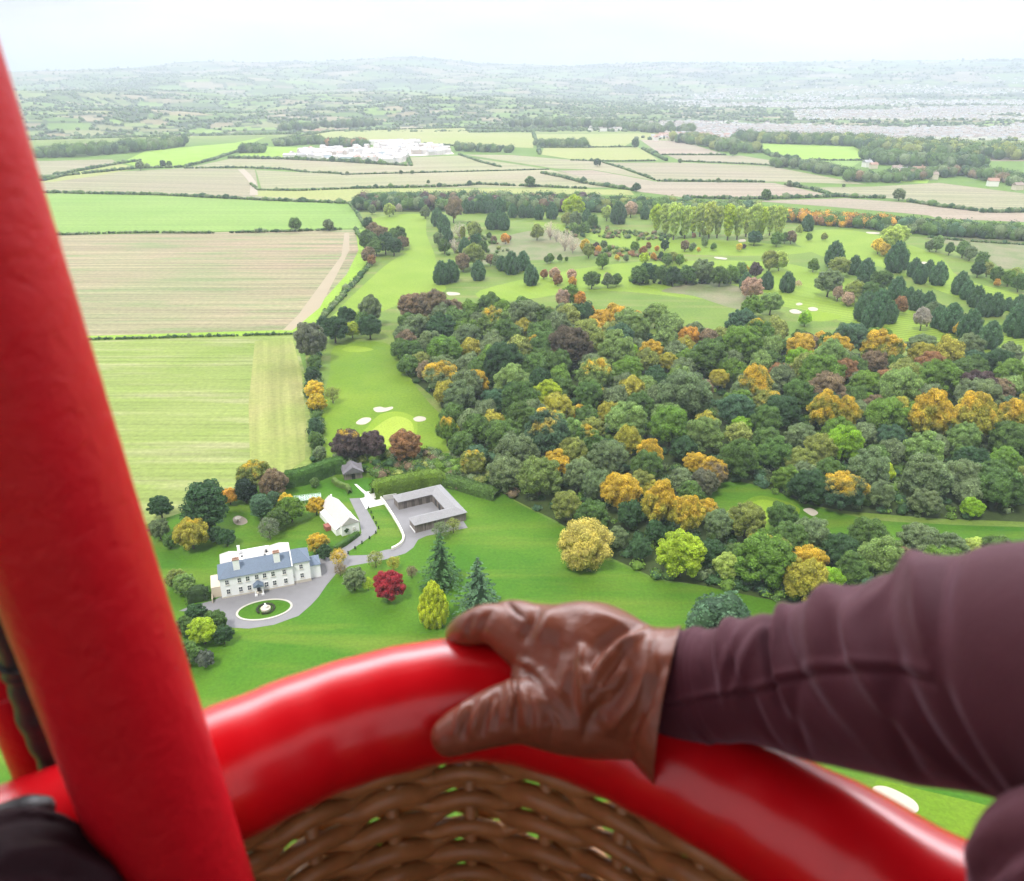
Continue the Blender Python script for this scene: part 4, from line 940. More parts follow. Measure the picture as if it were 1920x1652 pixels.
belt('mixed wood beyond the middle of the golf course', [(1110, 393), (1200, 396), (1300, 400), (1420, 405)], 240, ['mid', 'grey', 'mid', 'olive', 'dark', 'blue'], 20, 4.5, 7, 2)
belt('orange tinged wood beyond the poplar row', [(1430, 411), (1500, 415), (1570, 422), (1640, 425), (1680, 430)], 170, ['orange', 'rust', 'mid', 'olive', 'mid', 'orange'], 12, 4, 6, 3)
belt('dark wood belt at the right edge beyond the golf course', [(1640, 428), (1720, 436), (1820, 443), (1990, 452)], 260, ['mid', 'dark', 'grey', 'mid', 'blue'], 12, 4, 6.2, 4)
MIDW = ['mid', 'dark', 'grey', 'mid']
belt('long wood below the distant town', [(1380, 264), (1460, 268), (1560, 271), (1650, 274)], 220, MIDW + ['olive'], 30, 8, 12, 5)
belt('broad wood on the right below the distant town', [(1640, 285), (1720, 282), (1820, 286), (1860, 300)], 300, MIDW + ['olive', 'olive'], 90, 8, 12, 6)
belt('dark copse left of the broad right hand wood', [(1625, 298), (1680, 310), (1760, 312), (1840, 312)], 130, MIDW, 22, 7, 11, 7)
belt('wooded lane around the farmhouses on the right', [(1590, 338), (1650, 342), (1750, 330), (1830, 330), (1920, 350)], 150, MIDW + ['brown'], 20, 5, 8, 8)
belt('copse above the white buildings', [(520, 274), (570, 270), (610, 270)], 70, MIDW, 18, 6, 9, 9)
belt('copse beside the white buildings', [(612, 275), (660, 274), (690, 277)], 60, MIDW + ['rust'], 14, 6, 9, 10)
belt('small round copse left of the white buildings', [(454, 286), (495, 286)], 50, MIDW, 14, 6, 8, 11)
belt('wooded village edge on the left', [(72, 296), (150, 292), (250, 284), (340, 272)], 150, MIDW, 26, 7, 11, 12)
belt('row of dark trees above the left yellow fields', [(530, 245), (620, 240), (700, 236)], 60, MIDW, 20, 8, 12, 13)
belt('copse in the middle of the far fields', [(1003, 276), (1100, 276)], 70, MIDW, 12, 6, 9, 14)
belt('wooded garden belt around the far white farm', [(1280, 265), (1330, 272), (1380, 285), (1420, 285)], 110, MIDW + ['olive'], 30, 7, 11, 15)
belt('trees along the lane right of the white buildings', [(850, 282), (900, 284), (960, 286)], 50, MIDW, 10, 5, 8, 16)
belt('tree line at the foot of the town on the left side', [(960, 238), (1060, 236), (1180, 244), (1290, 252)], 150, MIDW, 30, 8, 13, 17)
belt('scrubby tree belt along the lane between the right fields', [(1450, 312), (1520, 318), (1560, 328), (1600, 330)], 80, MIDW, 14, 5, 8, 18)

# hedgerows: each a thing
def hedge(name, line, hgt_, wid, label, cat='hedgerow', cols=('dark', 'mid', 'grey'), gap=0.0, seed=3, leaf=0, dens=1.0):
    rs = np.random.RandomState(seed); pts = [G(*p) for p in line]; P_ = []; rr = []; name_i = seed - 20
    for i in range(len(pts) - 1):
        Ls = (pts[i + 1] - pts[i]).length; n = max(2, int(Ls / (wid * .55) * dens)); nn = Vector((-(pts[i + 1] - pts[i]).y, (pts[i + 1] - pts[i]).x, 0)).normalized()
        for k in range(n):
            if rs.rand() < (0 if name_i in (8, 13, 31) else min(gap, .10)): continue
            p = pts[i].lerp(pts[i + 1], (k + rs.rand()) / n) + nn * rs.normal(0, wid * .12)
            r = wid * rs.uniform(.45, .75) * (1.5 if rs.rand() < .06 else 1); P_.append((p.x, p.y, r * .55)); rr.append(r)
    P_ = np.array(P_); rr = np.array(rr)
    o = clumps(name, P_, rr, pickc(cols, len(rr), seed), 'ico1', seed, leaf=leaf, leafsize=wid * .3, kind=None, squash=hgt_ / wid)
    o['label'] = label; o['category'] = cat; o['group'] = 'hedgerows between the fields'; return o
HEDGES = [
 ([(-700, 364), (95, 362), (300, 366), (500, 376), (657, 382)], 3.2, 4.5, 'long dark hedgerow above the wide left green field', 0),
 ([(-700, 446), (120, 441), (210, 438), (280, 437), (400, 438)], 2.2, 3.0, 'gappy hedgerow between the wide green field and the brown stubble', .3),
 ([(430, 437), (530, 435), (640, 431)], 2.2, 3.0, 'thicker right end of the hedgerow above the brown stubble', .15),
 ([(-700, 640), (180, 637), (300, 634), (555, 627)], 1.4, 1.6, 'thin dark hedgerow between the brown stubble and the green stubble', .05),
 ([(666, 430), (690, 470), (694, 492)], 2.2, 3.0, 'short hedgerow beside the round clump at the golf course corner', .2),
 ([(694, 496), (676, 520), (650, 548), (625, 575), (603, 602)], 3.0, 3.4, 'hedgerow slanting down the edge of the upper golf fairway', .0),
 ([(655, 382), (668, 398), (684, 425)], 2.0, 2.5, 'short hedgerow at the right end of the wide green field', .2),
 ([(80, 340), (120, 330), (200, 322), (260, 316), (345, 314)], 4, 5, 'hedgerow climbing from the red pole along the tan field', .1),
 ([(345, 314), (400, 300), (450, 283), (500, 272)], 4, 5, 'hedgerow running up beside the pale road', .05),
 ([(60, 343), (125, 325), (220, 308), (262, 302)], 4, 5, 'low hedgerow above the narrow yellow field on the left', .25),
 ([(430, 297), (540, 299), (650, 304), (762, 311)], 5, 6, 'dark hedgerow just below the white buildings', .0),
 ([(345, 316), (450, 315), (535, 318)], 3, 3.5, 'thin hedgerow above the dirt track', .2),
 ([(535, 318), (570, 323), (640, 326)], 2.5, 3, 'thin hedgerow right of the dirt track', .3),
 ([(640, 328), (840, 323), (960, 320), (1030, 318)], 2.0, 2.6, 'faint hedgerow across the pale central fields', .3),
 ([(470, 345), (484, 357), (560, 358), (660, 354)], 2.6, 3.2, 'hedgerow bending along the foot of the dirt track', .2),
 ([(660, 354), (850, 350), (900, 346), (1000, 350), (1100, 354)], 3.2, 4, 'broken hedgerow just beyond the dark wood', .25),
 ([(765, 297), (770, 311)], 4, 5, 'short hedgerow at the right end of the white buildings', .0),
 ([(860, 290), (900, 304), (940, 314)], 3, 3.5, 'slanting thin hedgerow right of the white buildings', .3),
 ([(1015, 325), (1050, 332), (1100, 345), (1150, 352), (1190, 358)], 4, 5, 'slanting hedgerow in the middle of the tan fields', .15),
 ([(1070, 301), (1150, 303), (1230, 302)], 2.6, 3.2, 'thin hedgerow below the yellow field', .25),
 ([(1205, 280), (1230, 292), (1250, 302)], 5, 6, 'bushy hedgerow along the right side of the yellow field', .0),
 ([(1240, 291), (1300, 291), (1360, 291)], 3, 3.5, 'thin hedgerow below the pinkish field', .2),
 ([(1230, 340), (1340, 341), (1440, 342)], 3, 4, 'dark hedgerow between two tan fields right of centre', .05),
 ([(1130, 305), (1180, 320), (1228, 338)], 2.6, 3, 'thin slanting hedgerow left of the large tan field', .3),
 ([(1280, 303), (1400, 308), (1470, 312)], 2.6, 3, 'faint hedgerow above the large tan field', .3),
 ([(1280, 371), (1390, 374), (1480, 372), (1580, 369)], 4, 4.5, 'dark hedgerow beyond the tall poplar row', .05),
 ([(1470, 347), (1520, 355), (1560, 367), (1600, 371), (1660, 372)], 4, 4.5, 'hedgerow slanting between the tan fields on the right', .05),
 ([(1700, 378), (1760, 388), (1830, 396)], 4, 5, 'row of round bushes on the right tan field', .35),
 ([(1835, 398), (1870, 399), (1990, 396)], 5, 5, 'thick hedgerow at the right edge below the tan field', .0),
 ([(1490, 302), (1560, 301), (1615, 301)], 3, 4, 'thin hedgerow below the bright green field on the right', .2),
 ([(1395, 272), (1420, 282), (1450, 294), (1500, 300)], 6, 7, 'bushy hedgerow left of the bright green field', .0),
 ([(1000, 250), (1008, 270), (1012, 290)], 4, 5, 'short hedgerow left of the yellow fields', .1),
 ([(1008, 277), (1100, 277), (1195, 276)], 3, 4, 'thin hedgerow between the two yellow fields', .3),
 ([(510, 264), (625, 246), (870, 240), (960, 243)], 4, 5, 'long faint hedgerow above the yellow fields', .3),
 ([(630, 268), (800, 272), (890, 275), (960, 279)], 4, 5, 'hedgerow behind the white buildings', .2),
 ([(1480, 406), (1600, 410), (1760, 414)], 2.6, 3, 'low hedgerow beyond the orange wood', .3),
 ([(1740, 446), (1830, 454), (1960, 462)], 2.2, 2.6, 'low hedgerow at the top right of the golf course', .25),
]
for i, (ln, hh, ww, lab, gp) in enumerate(HEDGES): hedge('hedgerow', ln, hh, ww, lab, gap=gp, seed=20 + i, leaf=8 if ln[-1][1] > 425 else 0)
# single field trees beyond the course
for i, (x, y, w, lab) in enumerate([(553, 420, 26, 'round tree standing in the hedgerow of the wide green field'), (616, 421, 22, 'smaller bushy tree right of the round one in the field hedgerow'), (1193, 351, 17, 'lone tree beyond the dark wood'),
      (1437, 364, 20, 'lone round tree beyond the poplar row'), (1687, 364, 23, 'lone round tree on the right tan field'), (1120, 304, 15, 'lone tree at the corner of the yellow field'), (994, 340, 20, 'bush-like tree on the hedgerow beyond the dark wood'),
      (1480, 344, 12, 'small lone tree at a hedgerow end on the right'), (305, 307, 13, 'left one of two little hedgerow trees on the left'), (317, 307, 11, 'right one of two little hedgerow trees on the left'), (262, 310, 18, 'bushy tree in the hedgerow below the bright field'),
      (752, 323, 8, 'tiny round tree in the central field, left of a pair'), (773, 323, 8, 'tiny round tree in the central field, right of a pair'), (651, 325, 8, 'tiny lone tree on the faint central hedgerow'),
      (1191, 268, 16, 'far tree on the right edge of the yellow fields'), (1375, 283, 18, 'far round tree in front of the white farm'), (1455, 291, 12, 'far round tree on the bushy hedgerow'), (1475, 297, 15, 'far bushy tree below the bright field'),
      (1275, 302, 9, 'tiny dark tree at the top of the large tan field'), (1347, 338, 9, 'tiny round tree on the dark hedgerow'), (880, 343, 10, 'tiny tree in the broken hedgerow'), (803, 341, 7, 'tiniest tree beyond the dark wood'), (1582, 348, 7, 'tiny tree between the right tan fields')]):
    T(x, y, w, 'small', ['mid', 'grey', 'dark'][i % 3], 'far', aspect=1.0, label=lab, parts=w > 14)
# ------------------------------------------------------------------ buildings
WHITE = plain('white_render', (.86, .86, .85), .8, .04, .6)
CREAM = plain('cream_render', (.60, .51, .40), .85, .06, .8)
STONE = plain('pale_stone', (.55, .50, .42), .85, .12, 1.5)
def roof_mat(name, c, rows=3.0, rough=.6, spec=.4, var=.18):
    m, nt, b, _ = new_mat(name)
    v = coords(nt); n = noise_of(nt, 1.2, 5, vec=v)
    br = nt.nodes.new('ShaderNodeTexBrick'); br.inputs['Scale'].default_value = rows
    br.inputs['Color1'].default_value = (*[x * (1 + var) for x in c], 1); br.inputs['Color2'].default_value = (*[x * (1 - var) for x in c], 1)
    br.inputs['Mortar'].default_value = (*[x * .55 for x in c], 1); br.inputs['Mortar Size'].default_value = .012
    nt.links.new(v, br.inputs['Vector'])
    nt.links.new(mixc(nt, .6, br.outputs['Color'], mixc(nt, n, tuple(x * .8 for x in c), tuple(x * 1.2 for x in c))), b.inputs['Base Color'])
    b.inputs['Roughness'].default_value = rough; b.inputs['Specular IOR Level'].default_value = spec
    return m
SLATE = roof_mat('slate', (.125, .165, .23), 2.2, .5, .4)
GREYROOF = roof_mat('grey_shingle', (.27, .265, .275), 3.0, .75, .25, .25)
PALEROOF = roof_mat('pale_tile', (.50, .475, .46), 2.6, .75, .25, .1)
DARKROOF = roof_mat('weathered_shingle', (.16, .15, .165), 3.5, .8, .2, .3)
LEAD = plain('pale_flat_roof', (.66, .64, .62), .7, .08, .5)
GLASS = plain('window_glass', (.035, .045, .06), .08, .2, 1, spec=.8)
FRAME = plain('white_paint', (.80, .80, .78), .5, .03, 2)
DARKW = plain('dark_paint', (.02, .02, .022), .5, .2, 2)
BRICK = roof_mat('brick', (.33, .20, .15), 6, .85, .2, .2)
def wood_mat():
    m, nt, b, _ = new_mat('weathered_boards')
    v = coords(nt, (3.2, 3.2, .12)); n = ramp(nt, noise_of(nt, 1.0, 3, .7, vec=v), .3, .7, (.055, .045, .042), (.30, .255, .225))
    nt.links.new(n, b.inputs['Base Color']); b.inputs['Roughness'].default_value = .9
    return m
BOARDS = wood_mat()

class MB:
    def __init__(s): s.V = []; s.F = []
    def box(s, x0, x1, y0, y1, z0, z1):
        o = len(s.V); s.V += [(x0, y0, z0), (x1, y0, z0), (x1, y1, z0), (x0, y1, z0), (x0, y0, z1), (x1, y0, z1), (x1, y1, z1), (x0, y1, z1)]
        s.F += [tuple(i + o for i in f) for f in ((0, 3, 2, 1), (4, 5, 6, 7), (0, 1, 5, 4), (1, 2, 6, 5), (2, 3, 7, 6), (3, 0, 4, 7))]; return s
    def poly(s, V, Fc):
        o = len(s.V); s.V += [tuple(v) for v in V]; s.F += [tuple(i + o for i in f) for f in Fc]; return s
    def gable(s, x0, x1, y0, y1, ze, zr, along='x', hip0=0.0, hip1=0.0, t=.12, over=.3):
        """solid pitched roof, ridge along x or y, hips pull the ridge ends in"""
        if along == 'x':
            x0 -= over; x1 += over; y0 -= over; y1 += over; ym = (y0 + y1) / 2
            V = [(x0, y0, ze), (x1, y0, ze), (x1, y1, ze), (x0, y1, ze), (x0 + hip0, ym, zr), (x1 - hip1, ym, zr)]
            Fc = [(0, 1, 5, 4), (2, 3, 4, 5), (3, 0, 4), (1, 2, 5)]
        else:
            x0 -= over; x1 += over; y0 -= over; y1 += over; xm = (x0 + x1) / 2
            V = [(x0, y0, ze), (x1, y0, ze), (x1, y1, ze), (x0, y1, ze), (xm, y0 + hip0, zr), (xm, y1 - hip1, zr)]
            Fc = [(1, 2, 5, 4), (3, 0, 4, 5), (0, 1, 4), (2, 3, 5)]
        Vb = V[:4]; V = V + [(a, b, c - t) for a, b, c in Vb]
        Fc = Fc + [(0, 6, 7, 1), (1, 7, 8, 2), (2, 8, 9, 3), (3, 9, 6, 0), (9, 8, 7, 6)]
        return s.poly(V, Fc)
    def build(s, name, mat, parent=None, smooth=False):
        return obj(name, mesh_np(name, s.V, s.F, mat, smooth), parent)
def gable_end(mb, x0, x1, y, ze, zr, along='x', th=.25):
    pass

# country house -------------------------------------------------------
hp = G(417, 1123); hp2 = G(552, 1097); hrot = math.atan2(hp2.y - hp.y, hp2.x - hp.x)
house = empty('country_house', hp, hrot)
tag(house, 'white two storey country house with a blue slate roof on the drive', 'house')
MB().box(0, 18.6, 0, 7.2, 0, 6.1).build('wall', WHITE, house)
MB().box(18.6, 23.2, .5, 7.0, 0, 6.6).build('wall', WHITE, house)
MB().box(23.2, 26.0, 1.6, 6.4, 0, 4.1).build('wall', WHITE, house)
MB().box(-2.4, -.003, 1.2, 7.4, 0, 3.2).build('wall', CREAM, house)
w = MB().box(-.02, 18.58, -.06, -.004, 0, .45).box(18.62, 23.2, .44, .496, 0, .9); w.build('plinth', STONE, house)
mr = MB().gable(0, 18.6, 0, 7.2, 6.13, 8.7, 'x', 3.6, 0.3).build('roof', SLATE, house)
wr = MB().gable(18.9, 23.2, .5, 7.0, 6.63, 9.0, 'x', .0, 2.6).build('roof', SLATE, house)
MB().gable(23.5, 26.0, 1.6, 6.4, 4.13, 5.4, 'x', 0, 1.6, over=.2).build('roof', SLATE, house)
MB().box(18.45, 18.75, -.35, 7.5, 6.15, 6.35).poly([(18.5, -.3, 6.3), (18.75, -.3, 6.3), (18.75, 3.6, 8.95), (18.5, 3.6, 8.95), (18.5, 7.5, 6.3), (18.75, 7.5, 6.3)], [(0, 1, 2, 3), (3, 2, 5, 4)]).build('parapet', FRAME, house)
for cx_ in (4.7, 15.0):
    c_ = MB().box(cx_ - .8, cx_ + .8, 1.3, 2.3, 6.6, 10.1).build('chimney', WHITE, mr)
    cc_ = MB().box(cx_ - .9, cx_ + .9, 1.2, 2.4, 10.1, 10.35)
    for k in range(4): cc_.box(cx_ - .65 + k * .36, cx_ - .43 + k * .36, 1.7, 1.92, 10.35, 10.8)
    cc_.build('chimney_pots', BRICK, mr)
# rear range round a pale flat-roofed well
MB().box(.6, 5.4, 7.2, 14.0, 0, 5.2).build('wall', WHITE, house)
MB().box(13.8, 18.8, 7.2, 14.0, 0, 5.2).build('wall', WHITE, house)
MB().box(5.4, 13.8, 7.2, 13.2, 0, 4.6).build('wall', WHITE, house)
MB().gable(.6, 5.4, 6.6, 14.0, 5.23, 7.0, 'y', 0, 2.2, over=.2).build('roof', PALEROOF, house)
MB().gable(13.8, 18.8, 6.6, 14.0, 5.23, 7.0, 'y', 0, 2.2, over=.2).build('roof', PALEROOF, house)
fr = MB().box(5.6, 13.6, 7.5, 13.3, 4.6, 4.75).build('flat_roof', LEAD, house)
MB().box(5.6, 13.6, 13.0, 13.4, 4.78, 5.9).box(7.2, 12.0, 10.2, 12.6, 4.78, 5.35).box(5.7, 6.9, 8.2, 12.2, 4.78, 5.2).build('parapet', WHITE, house)
for sx, sy in ((12.7, 11.8), (12.2, 9.5), (6.2, 11.0)): MB().box(sx - .3, sx + .3, sy - .3, sy + .3, 4.78, 5.45).build('roof_vent', DARKW, fr)
MB().box(5.2, 5.9, 12.6, 13.3, 5.3, 7.6).build('chimney', WHITE, house)
MB().box(18.8, 23.0, 7.0, 9.6, 0, 4.8).build('wall', WHITE, house)
MB().gable(19.0, 22.9, 7.2, 9.6, 4.83, 6.2, 'y', 0, 1.6, over=.15).build('roof', PALEROOF, house)
MB().box(-2.5, -2.3, -1.2, 9, 0, 1.4).build('garden_wall', CREAM, house)
def window(x, y, z, w_=1.0, h_=1.5, parent=None, glass=True):
    f = MB()
    t = .09
    f.box(x - w_ / 2, x + w_ / 2, y - .10, y - .003, z - h_ / 2, z - h_ / 2 + t).box(x - w_ / 2, x + w_ / 2, y - .10, y - .003, z + h_ / 2 - t, z + h_ / 2)
    f.box(x - w_ / 2, x - w_ / 2 + t, y - .10, y - .003, z - h_ / 2 + t, z + h_ / 2 - t).box(x + w_ / 2 - t, x + w_ / 2, y - .10, y - .003, z - h_ / 2 + t, z + h_ / 2 - t)
    f.box(x - .03, x + .03, y - .08, y - .004, z - h_ / 2 + t, z + h_ / 2 - t).box(x - w_ / 2 + t, x - .03, y - .08, y - .004, z - .03, z + .03).box(x + .03, x + w_ / 2 - t, y - .08, y - .004, z - .03, z + .03)
    fo = f.build('window', FRAME, parent)
    MB().box(x - w_ / 2 + t, x + w_ / 2 - t, y - .04, y - .006, z - h_ / 2 + t, z + h_ / 2 - t).build('pane', GLASS, fo)
    MB().box(x - w_ / 2 - .1, x + w_ / 2 + .1, y - .16, y - .004, z - h_ / 2 - .12, z - h_ / 2 - .003).build('sill', STONE, fo)
for wx in (1.8, 4.9, 7.0, 9.3, 11.3, 13.5, 16.4): window(wx, 0, 4.75, parent=house)
for wx in (1.8, 4.9, 7.1, 11.5, 13.6, 16.5): window(wx, 0, 1.9, 1.0, 1.6, parent=house)
window(20.9, .5, 5.1, parent=house); window(20.9, .5, 2.3, parent=house); window(18.75, .5, 2.6, .35, .7, parent=house)
pz = MB().box(8.5, 10.3, -.85, -.003, 0, 2.5)
porch = MB().box(8.3, 8.62, -1.7, -1.4, 0, 2.5).box(10.18, 10.5, -1.7, -1.4, 0, 2.5).box(8.3, 10.5, -1.72, -.01, 2.5, 2.8).box(8.2, 8.9, -2.0, -1.72, 0, .5).box(9.9, 10.6, -2.0, -1.72, 0, .5)
po = porch.build('porch', WHITE, house)
MB().gable(8.3, 10.5, -1.75, -.05, 2.82, 3.7, 'y', 0, 0, over=.25).build('porch_roof', SLATE, po)
MB().box(8.95, 9.85, -.12, -.005, 0.2, 2.3).build('door', DARKW, house)
MB().box(8.7, 10.1, -1.2, -.01, 0, .19).build('doorstep', STONE, house)

# fountain on the oval lawn
ft = empty('fountain', (oc.x + .3, oc.y + .1, .12)); tag(ft, 'round stone fountain in a clipped ring on the oval lawn', 'fountain')
def lathe(name, prf, mat, parent=None, n=24):
    V = []; Fc = []
    for r_, z_ in prf:
        for k in range(n): a = 6.28318 * k / n; V.append((r_ * math.cos(a), r_ * math.sin(a), z_))
    for i in range(len(prf) - 1):
        for k in range(n): Fc.append((i * n + k, i * n + (k + 1) % n, (i + 1) * n + (k + 1) % n, (i + 1) * n + k))
    return obj(name, mesh_np(name, V, Fc, mat, smooth=False), parent)
lathe('basin', [(1.25, 0), (1.25, .5), (1.05, .5), (1.02, .25), (0, .25)], STONE, ft)
lathe('pedestal', [(.2, .25), (.14, .9), (.5, 1.1), (.48, 1.16), (.12, 1.14), (.1, 1.6), (.22, 1.75), (.0, 1.95)], WHITE, ft, 16)
rg = []; rr_ = []
for k in range(34):
    a = k / 34 * 6.283
    if 4.2 < a < 4.6: continue
    rg.append((oc.x + .3 + 2.1 * math.cos(a), oc.y + .1 + 2.1 * math.sin(a), .35)); rr_.append(.42)
rh = clumps('clipped_hedge', np.array(rg), np.array(rr_), np.tile(np.array([[.05, .06, .035]]), (len(rg), 1)), 'ico1', 5, leaf=40, leafsize=.13, kind=None, jit=.05)
rh['label'] = 'ring of low dark clipped hedge around the fountain'; rh['category'] = 'hedge'

# long white barn --------------------------------------------------------
b0 = G(642, 1006); b1 = G(679, 995); brot = R(33)
barn = empty('barn', b0, brot); tag(barn, 'long white barn with a pale pitched roof above the drive', 'barn')
BW = 5.6; BL = 16.5
MB().box(0, BW, 0, BL, 0, 3.3).poly([(0, 0.004, 3.3), (BW, 0.004, 3.3), (BW / 2, 0.004, 5.6), (0, BL, 3.3), (BW, BL, 3.3), (BW / 2, BL, 5.6)], [(0, 1, 2), (5, 4, 3), (0, 2, 5, 3), (1, 4, 5, 2)]).build('wall', WHITE, barn)
MB().gable(0, BW, 0, BL, 3.42, 5.78, 'y', over=.12, t=.1).build('roof', PALEROOF, barn)
MB().box(-1.4, -.003, 1.2, 15.0, 0, 2.1).poly([(-1.5, 1.1, 2.13), (-.003, 1.1, 2.9), (-.003, 14.1, 2.9), (-1.5, 14.1, 2.13)], [(0, 1, 2, 3)]).build('lean_to', WHITE, barn)
MB().box(-3.0, -1.45, 5.2, 7.6, 0, 1.5).build('log_store', plain('red_brown_paint', (.30, .10, .08), .8), barn)
for wx in (3.6, 4.15): window(wx, 0, 1.75, .36, .8, parent=barn)
for wy in (3, 6.5, 10, 13): MB().box(BW + .003, BW + .06, wy - .5, wy + .5, .8, 2.2).build('window', GLASS, barn)
MB().box(BW + .003, BW + .9, 8.2, 9.2, 0, 2.3).build('porch', WHITE, barn)
iv = clumps('ivy', np.array([(1.5, -.05, 1.3), (1.0, -.05, 1.7), (1.9, -.05, 1.8), (1.5, -.05, 2.1)]), np.array([.5, .4, .35, .35]), np.tile(np.array([[.03, .07, .02]]), (4, 1)), 'ico1', 8, leaf=60, leafsize=.16, kind=None)
iv.parent = barn; iv.name = 'climbing_ivy'
MB().box(2.8, 3.2, 15.0, 15.4, 5.4, 6.6).build('chimney', WHITE, barn)

# timber courtyard stable ------------------------------------------------
D0 = G(779, 1000); srot = R(27.5)
stb = empty('stable', D0, srot); tag(stb, 'u shaped timber stable with grey shingle roof around a paved yard', 'stable')
SW, SL = 16.8, 20.5
MB().box(0, SW, 0, 4.6, 0, 2.9).box(SW - 4.8, SW, 4.6, SL - 4.6, 0, 2.9).box(.6, SW, SL - 4.6, SL, 0, 2.9).build('wall', BOARDS, stb)
# one mitred U roof: outer, ridge, inner lines
def uline(off, ends):
    return [(ends, off), (SW - off, off), (SW - off, SL - off), (ends + .6, SL - off)]
o_, r_, i_ = uline(-.35, -.35), uline(2.35, 2.2), uline(4.95, -.35)
V = [(x, y, 2.95) for x, y in o_] + [(x, y, 4.25) for x, y in r_] + [(x, y, 2.95) for x, y in i_]
Fc = []
for k in range(3): Fc += [(k, k + 1, 5 + k, 4 + k), (4 + k, 5 + k, 9 + k, 8 + k)]
Fc += [(0, 4, 8), (3, 11, 7)]
V += [(x, y, 2.80) for x, y in o_] + [(x, y, 2.80) for x, y in i_]
for k in range(3): Fc += [(12 + k, 13 + k, k + 1, k), (16 + k, 8 + k, 9 + k, 17 + k), (12 + k, 16 + k, 17 + k, 13 + k)]
Fc += [(12, 0, 8, 16), (15, 19, 11, 3)]
obj('roof', mesh_np('roof', V, Fc, GREYROOF), stb)
for q in range(5): MB().box(2.2 + q * 2.6, 3.4 + q * 2.6, SL - 4.66, SL - 4.603, .05, 2.1).build('stable_door', plain('door_boards', (.10, .085, .075), .9, .2, 3), stb)
for q in range(3): MB().box(SW - 4.86, SW - 4.803, 6.2 + q * 3.0, 7.4 + q * 3.0, .05, 2.1).build('stable_door', DARKW, stb)
MB().box(-.06, -.003, 0.1, 4.5, 0, .6).build('plinth', WHITE, stb)
vt = obj('propane_tank', None) if False else None
tank = empty('white_tank', D0 + Matrix.Rotation(srot, 3, 'Z') @ Vector((SW + 1.3, 6.2, 0)), srot)
tag(tank, 'small white rounded tank at the far right corner of the stable', 'tank')
v_, f_ = tube_np([(0, -.7, .8), (0, -.55, .8), (0, .55, .8), (0, .7, .8)], [.2, .5, .5, .2], 14); obj('tank_body', mesh_np('tank_body', v_, f_, WHITE, True), tank)
MB().box(-.4, .4, -.45, -.3, 0, .5).box(-.4, .4, .3, .45, 0, .5).build('tank_legs', STONE, tank)

# white yard wall --------------------------------------------------------
def wall_line(name, line, hh, th, mat, label, cat, pts=None, cap=None):
    pts = pts or [G(*p) for p in line]; V = []; Fc = []
    n = len(pts)
    for i, p in enumerate(pts):
        d = (pts[min(i + 1, n - 1)] - pts[max(i - 1, 0)]).normalized(); nn = Vector((-d.y, d.x, 0)) * th / 2
        V += [p + nn, p - nn, p - nn + Vector((0, 0, hh)), p + nn + Vector((0, 0, hh))]
    for i in range(n - 1):
        for k in range(4): Fc.append((i * 4 + k, i * 4 + (k + 1) % 4, i * 4 + 4 + (k + 1) % 4, i * 4 + 4 + k))
    Fc += [(3, 2, 1, 0), tuple(n * 4 - 4 + k for k in range(4))]
    o = obj(name, mesh_np(name, V, Fc, mat)); tag(o, label, cat); return o
wall_line('yard_wall', [(712, 932), (722, 946), (735, 966), (747, 986), (754, 1000), (757, 1008), (756, 1016), (750, 1023), (742, 1028), (735, 1031)], .9, .55, plain('white_coping', (.78, .75, .66), .8, .06), 'long curved white wall between the grass strip and the stable yard', 'wall')
wall_line('yard_wall', [(719, 938), (744, 934)], 1.7, .3, plain('grey_render', (.52, .51, .48), .8, .06), 'short straight pale wall joining the stable to the hedge', 'wall')

# hut ----------------------------------------------------------------------
h0 = G(646, 901); hut = empty('hut', h0, R(18)); tag(hut, 'small dark shingled hut between the clipped hedge and the scrub', 'hut')
MB().box(0, 6.2, 0, 5.2, 0, 2.5).poly([(0, .004, 2.5), (6.2, .004, 2.5), (3.1, .004, 4.4)], [(0, 1, 2)]).build('wall', BOARDS, hut)
MB().gable(0, 6.2, 0, 5.2, 2.52, 4.7, 'y', 0, 0, over=.45).build('roof', DARKROOF, hut)
MB().gable(0.3, 6.0, 1.2, 4.6, 2.56, 4.55, 'x', 0, 0, over=.5).build('roof', DARKROOF, hut)
MB().box(2.5, 3.7, -.06, -.003, 0, 2.0).build('door', DARKW, hut)

# glass frame in the kitchen garden ------------------------------------------
g0 = G(552, 947); gl = empty('glasshouse', g0, R(14)); tag(gl, 'low pale glasshouse frame on the lawn below the tall clipped hedge', 'glasshouse')
fm = MB()
for k in range(6): fm.box(k * 1.7 - .06, k * 1.7 + .06, 0, 3.6, 1.30, 1.42).box(k * 1.7 - .06, k * 1.7 + .06, -.06, .06, 0, 1.3).box(k * 1.7 - .06, k * 1.7 + .06, 3.54, 3.66, 0, 1.3)
for k in range(5): fm.box(-.06, 8.56, k * .9 - .04, k * .9 + .04, 1.43, 1.50)
fm.build('frame', plain('pale_frame', (.50, .58, .56), .5, .05, 2), gl)
gm, gnt, gb, _ = new_mat('frame_glass'); gb.inputs['Base Color'].default_value = (.35, .5, .42, 1); gb.inputs['Roughness'].default_value = .15; gb.inputs['Alpha'].default_value = .35
MB().box(0, 8.5, 0, 3.6, 1.2, 1.24).build('glass', gm, gl)
# little well head / statue on the bare patch of the back lawn
st0 = G(447, 977); sheet('bare_patch', [(437, 972), (447, 967), (460, 972), (464, 980), (452, 985), (440, 982)], PATHM, .075, True)
stn = empty('stone_planter', (st0.x, st0.y, .08)); tag(stn, 'small pale stone planter on the bare patch behind the white country house', 'planter')
lathe('bowl', [(.45, 0), (.35, .25), (.2, .5), (.5, .8), (1.0, 1.05), (.95, 1.12), (.3, .95), (0, .95)], STONE, stn, 16)

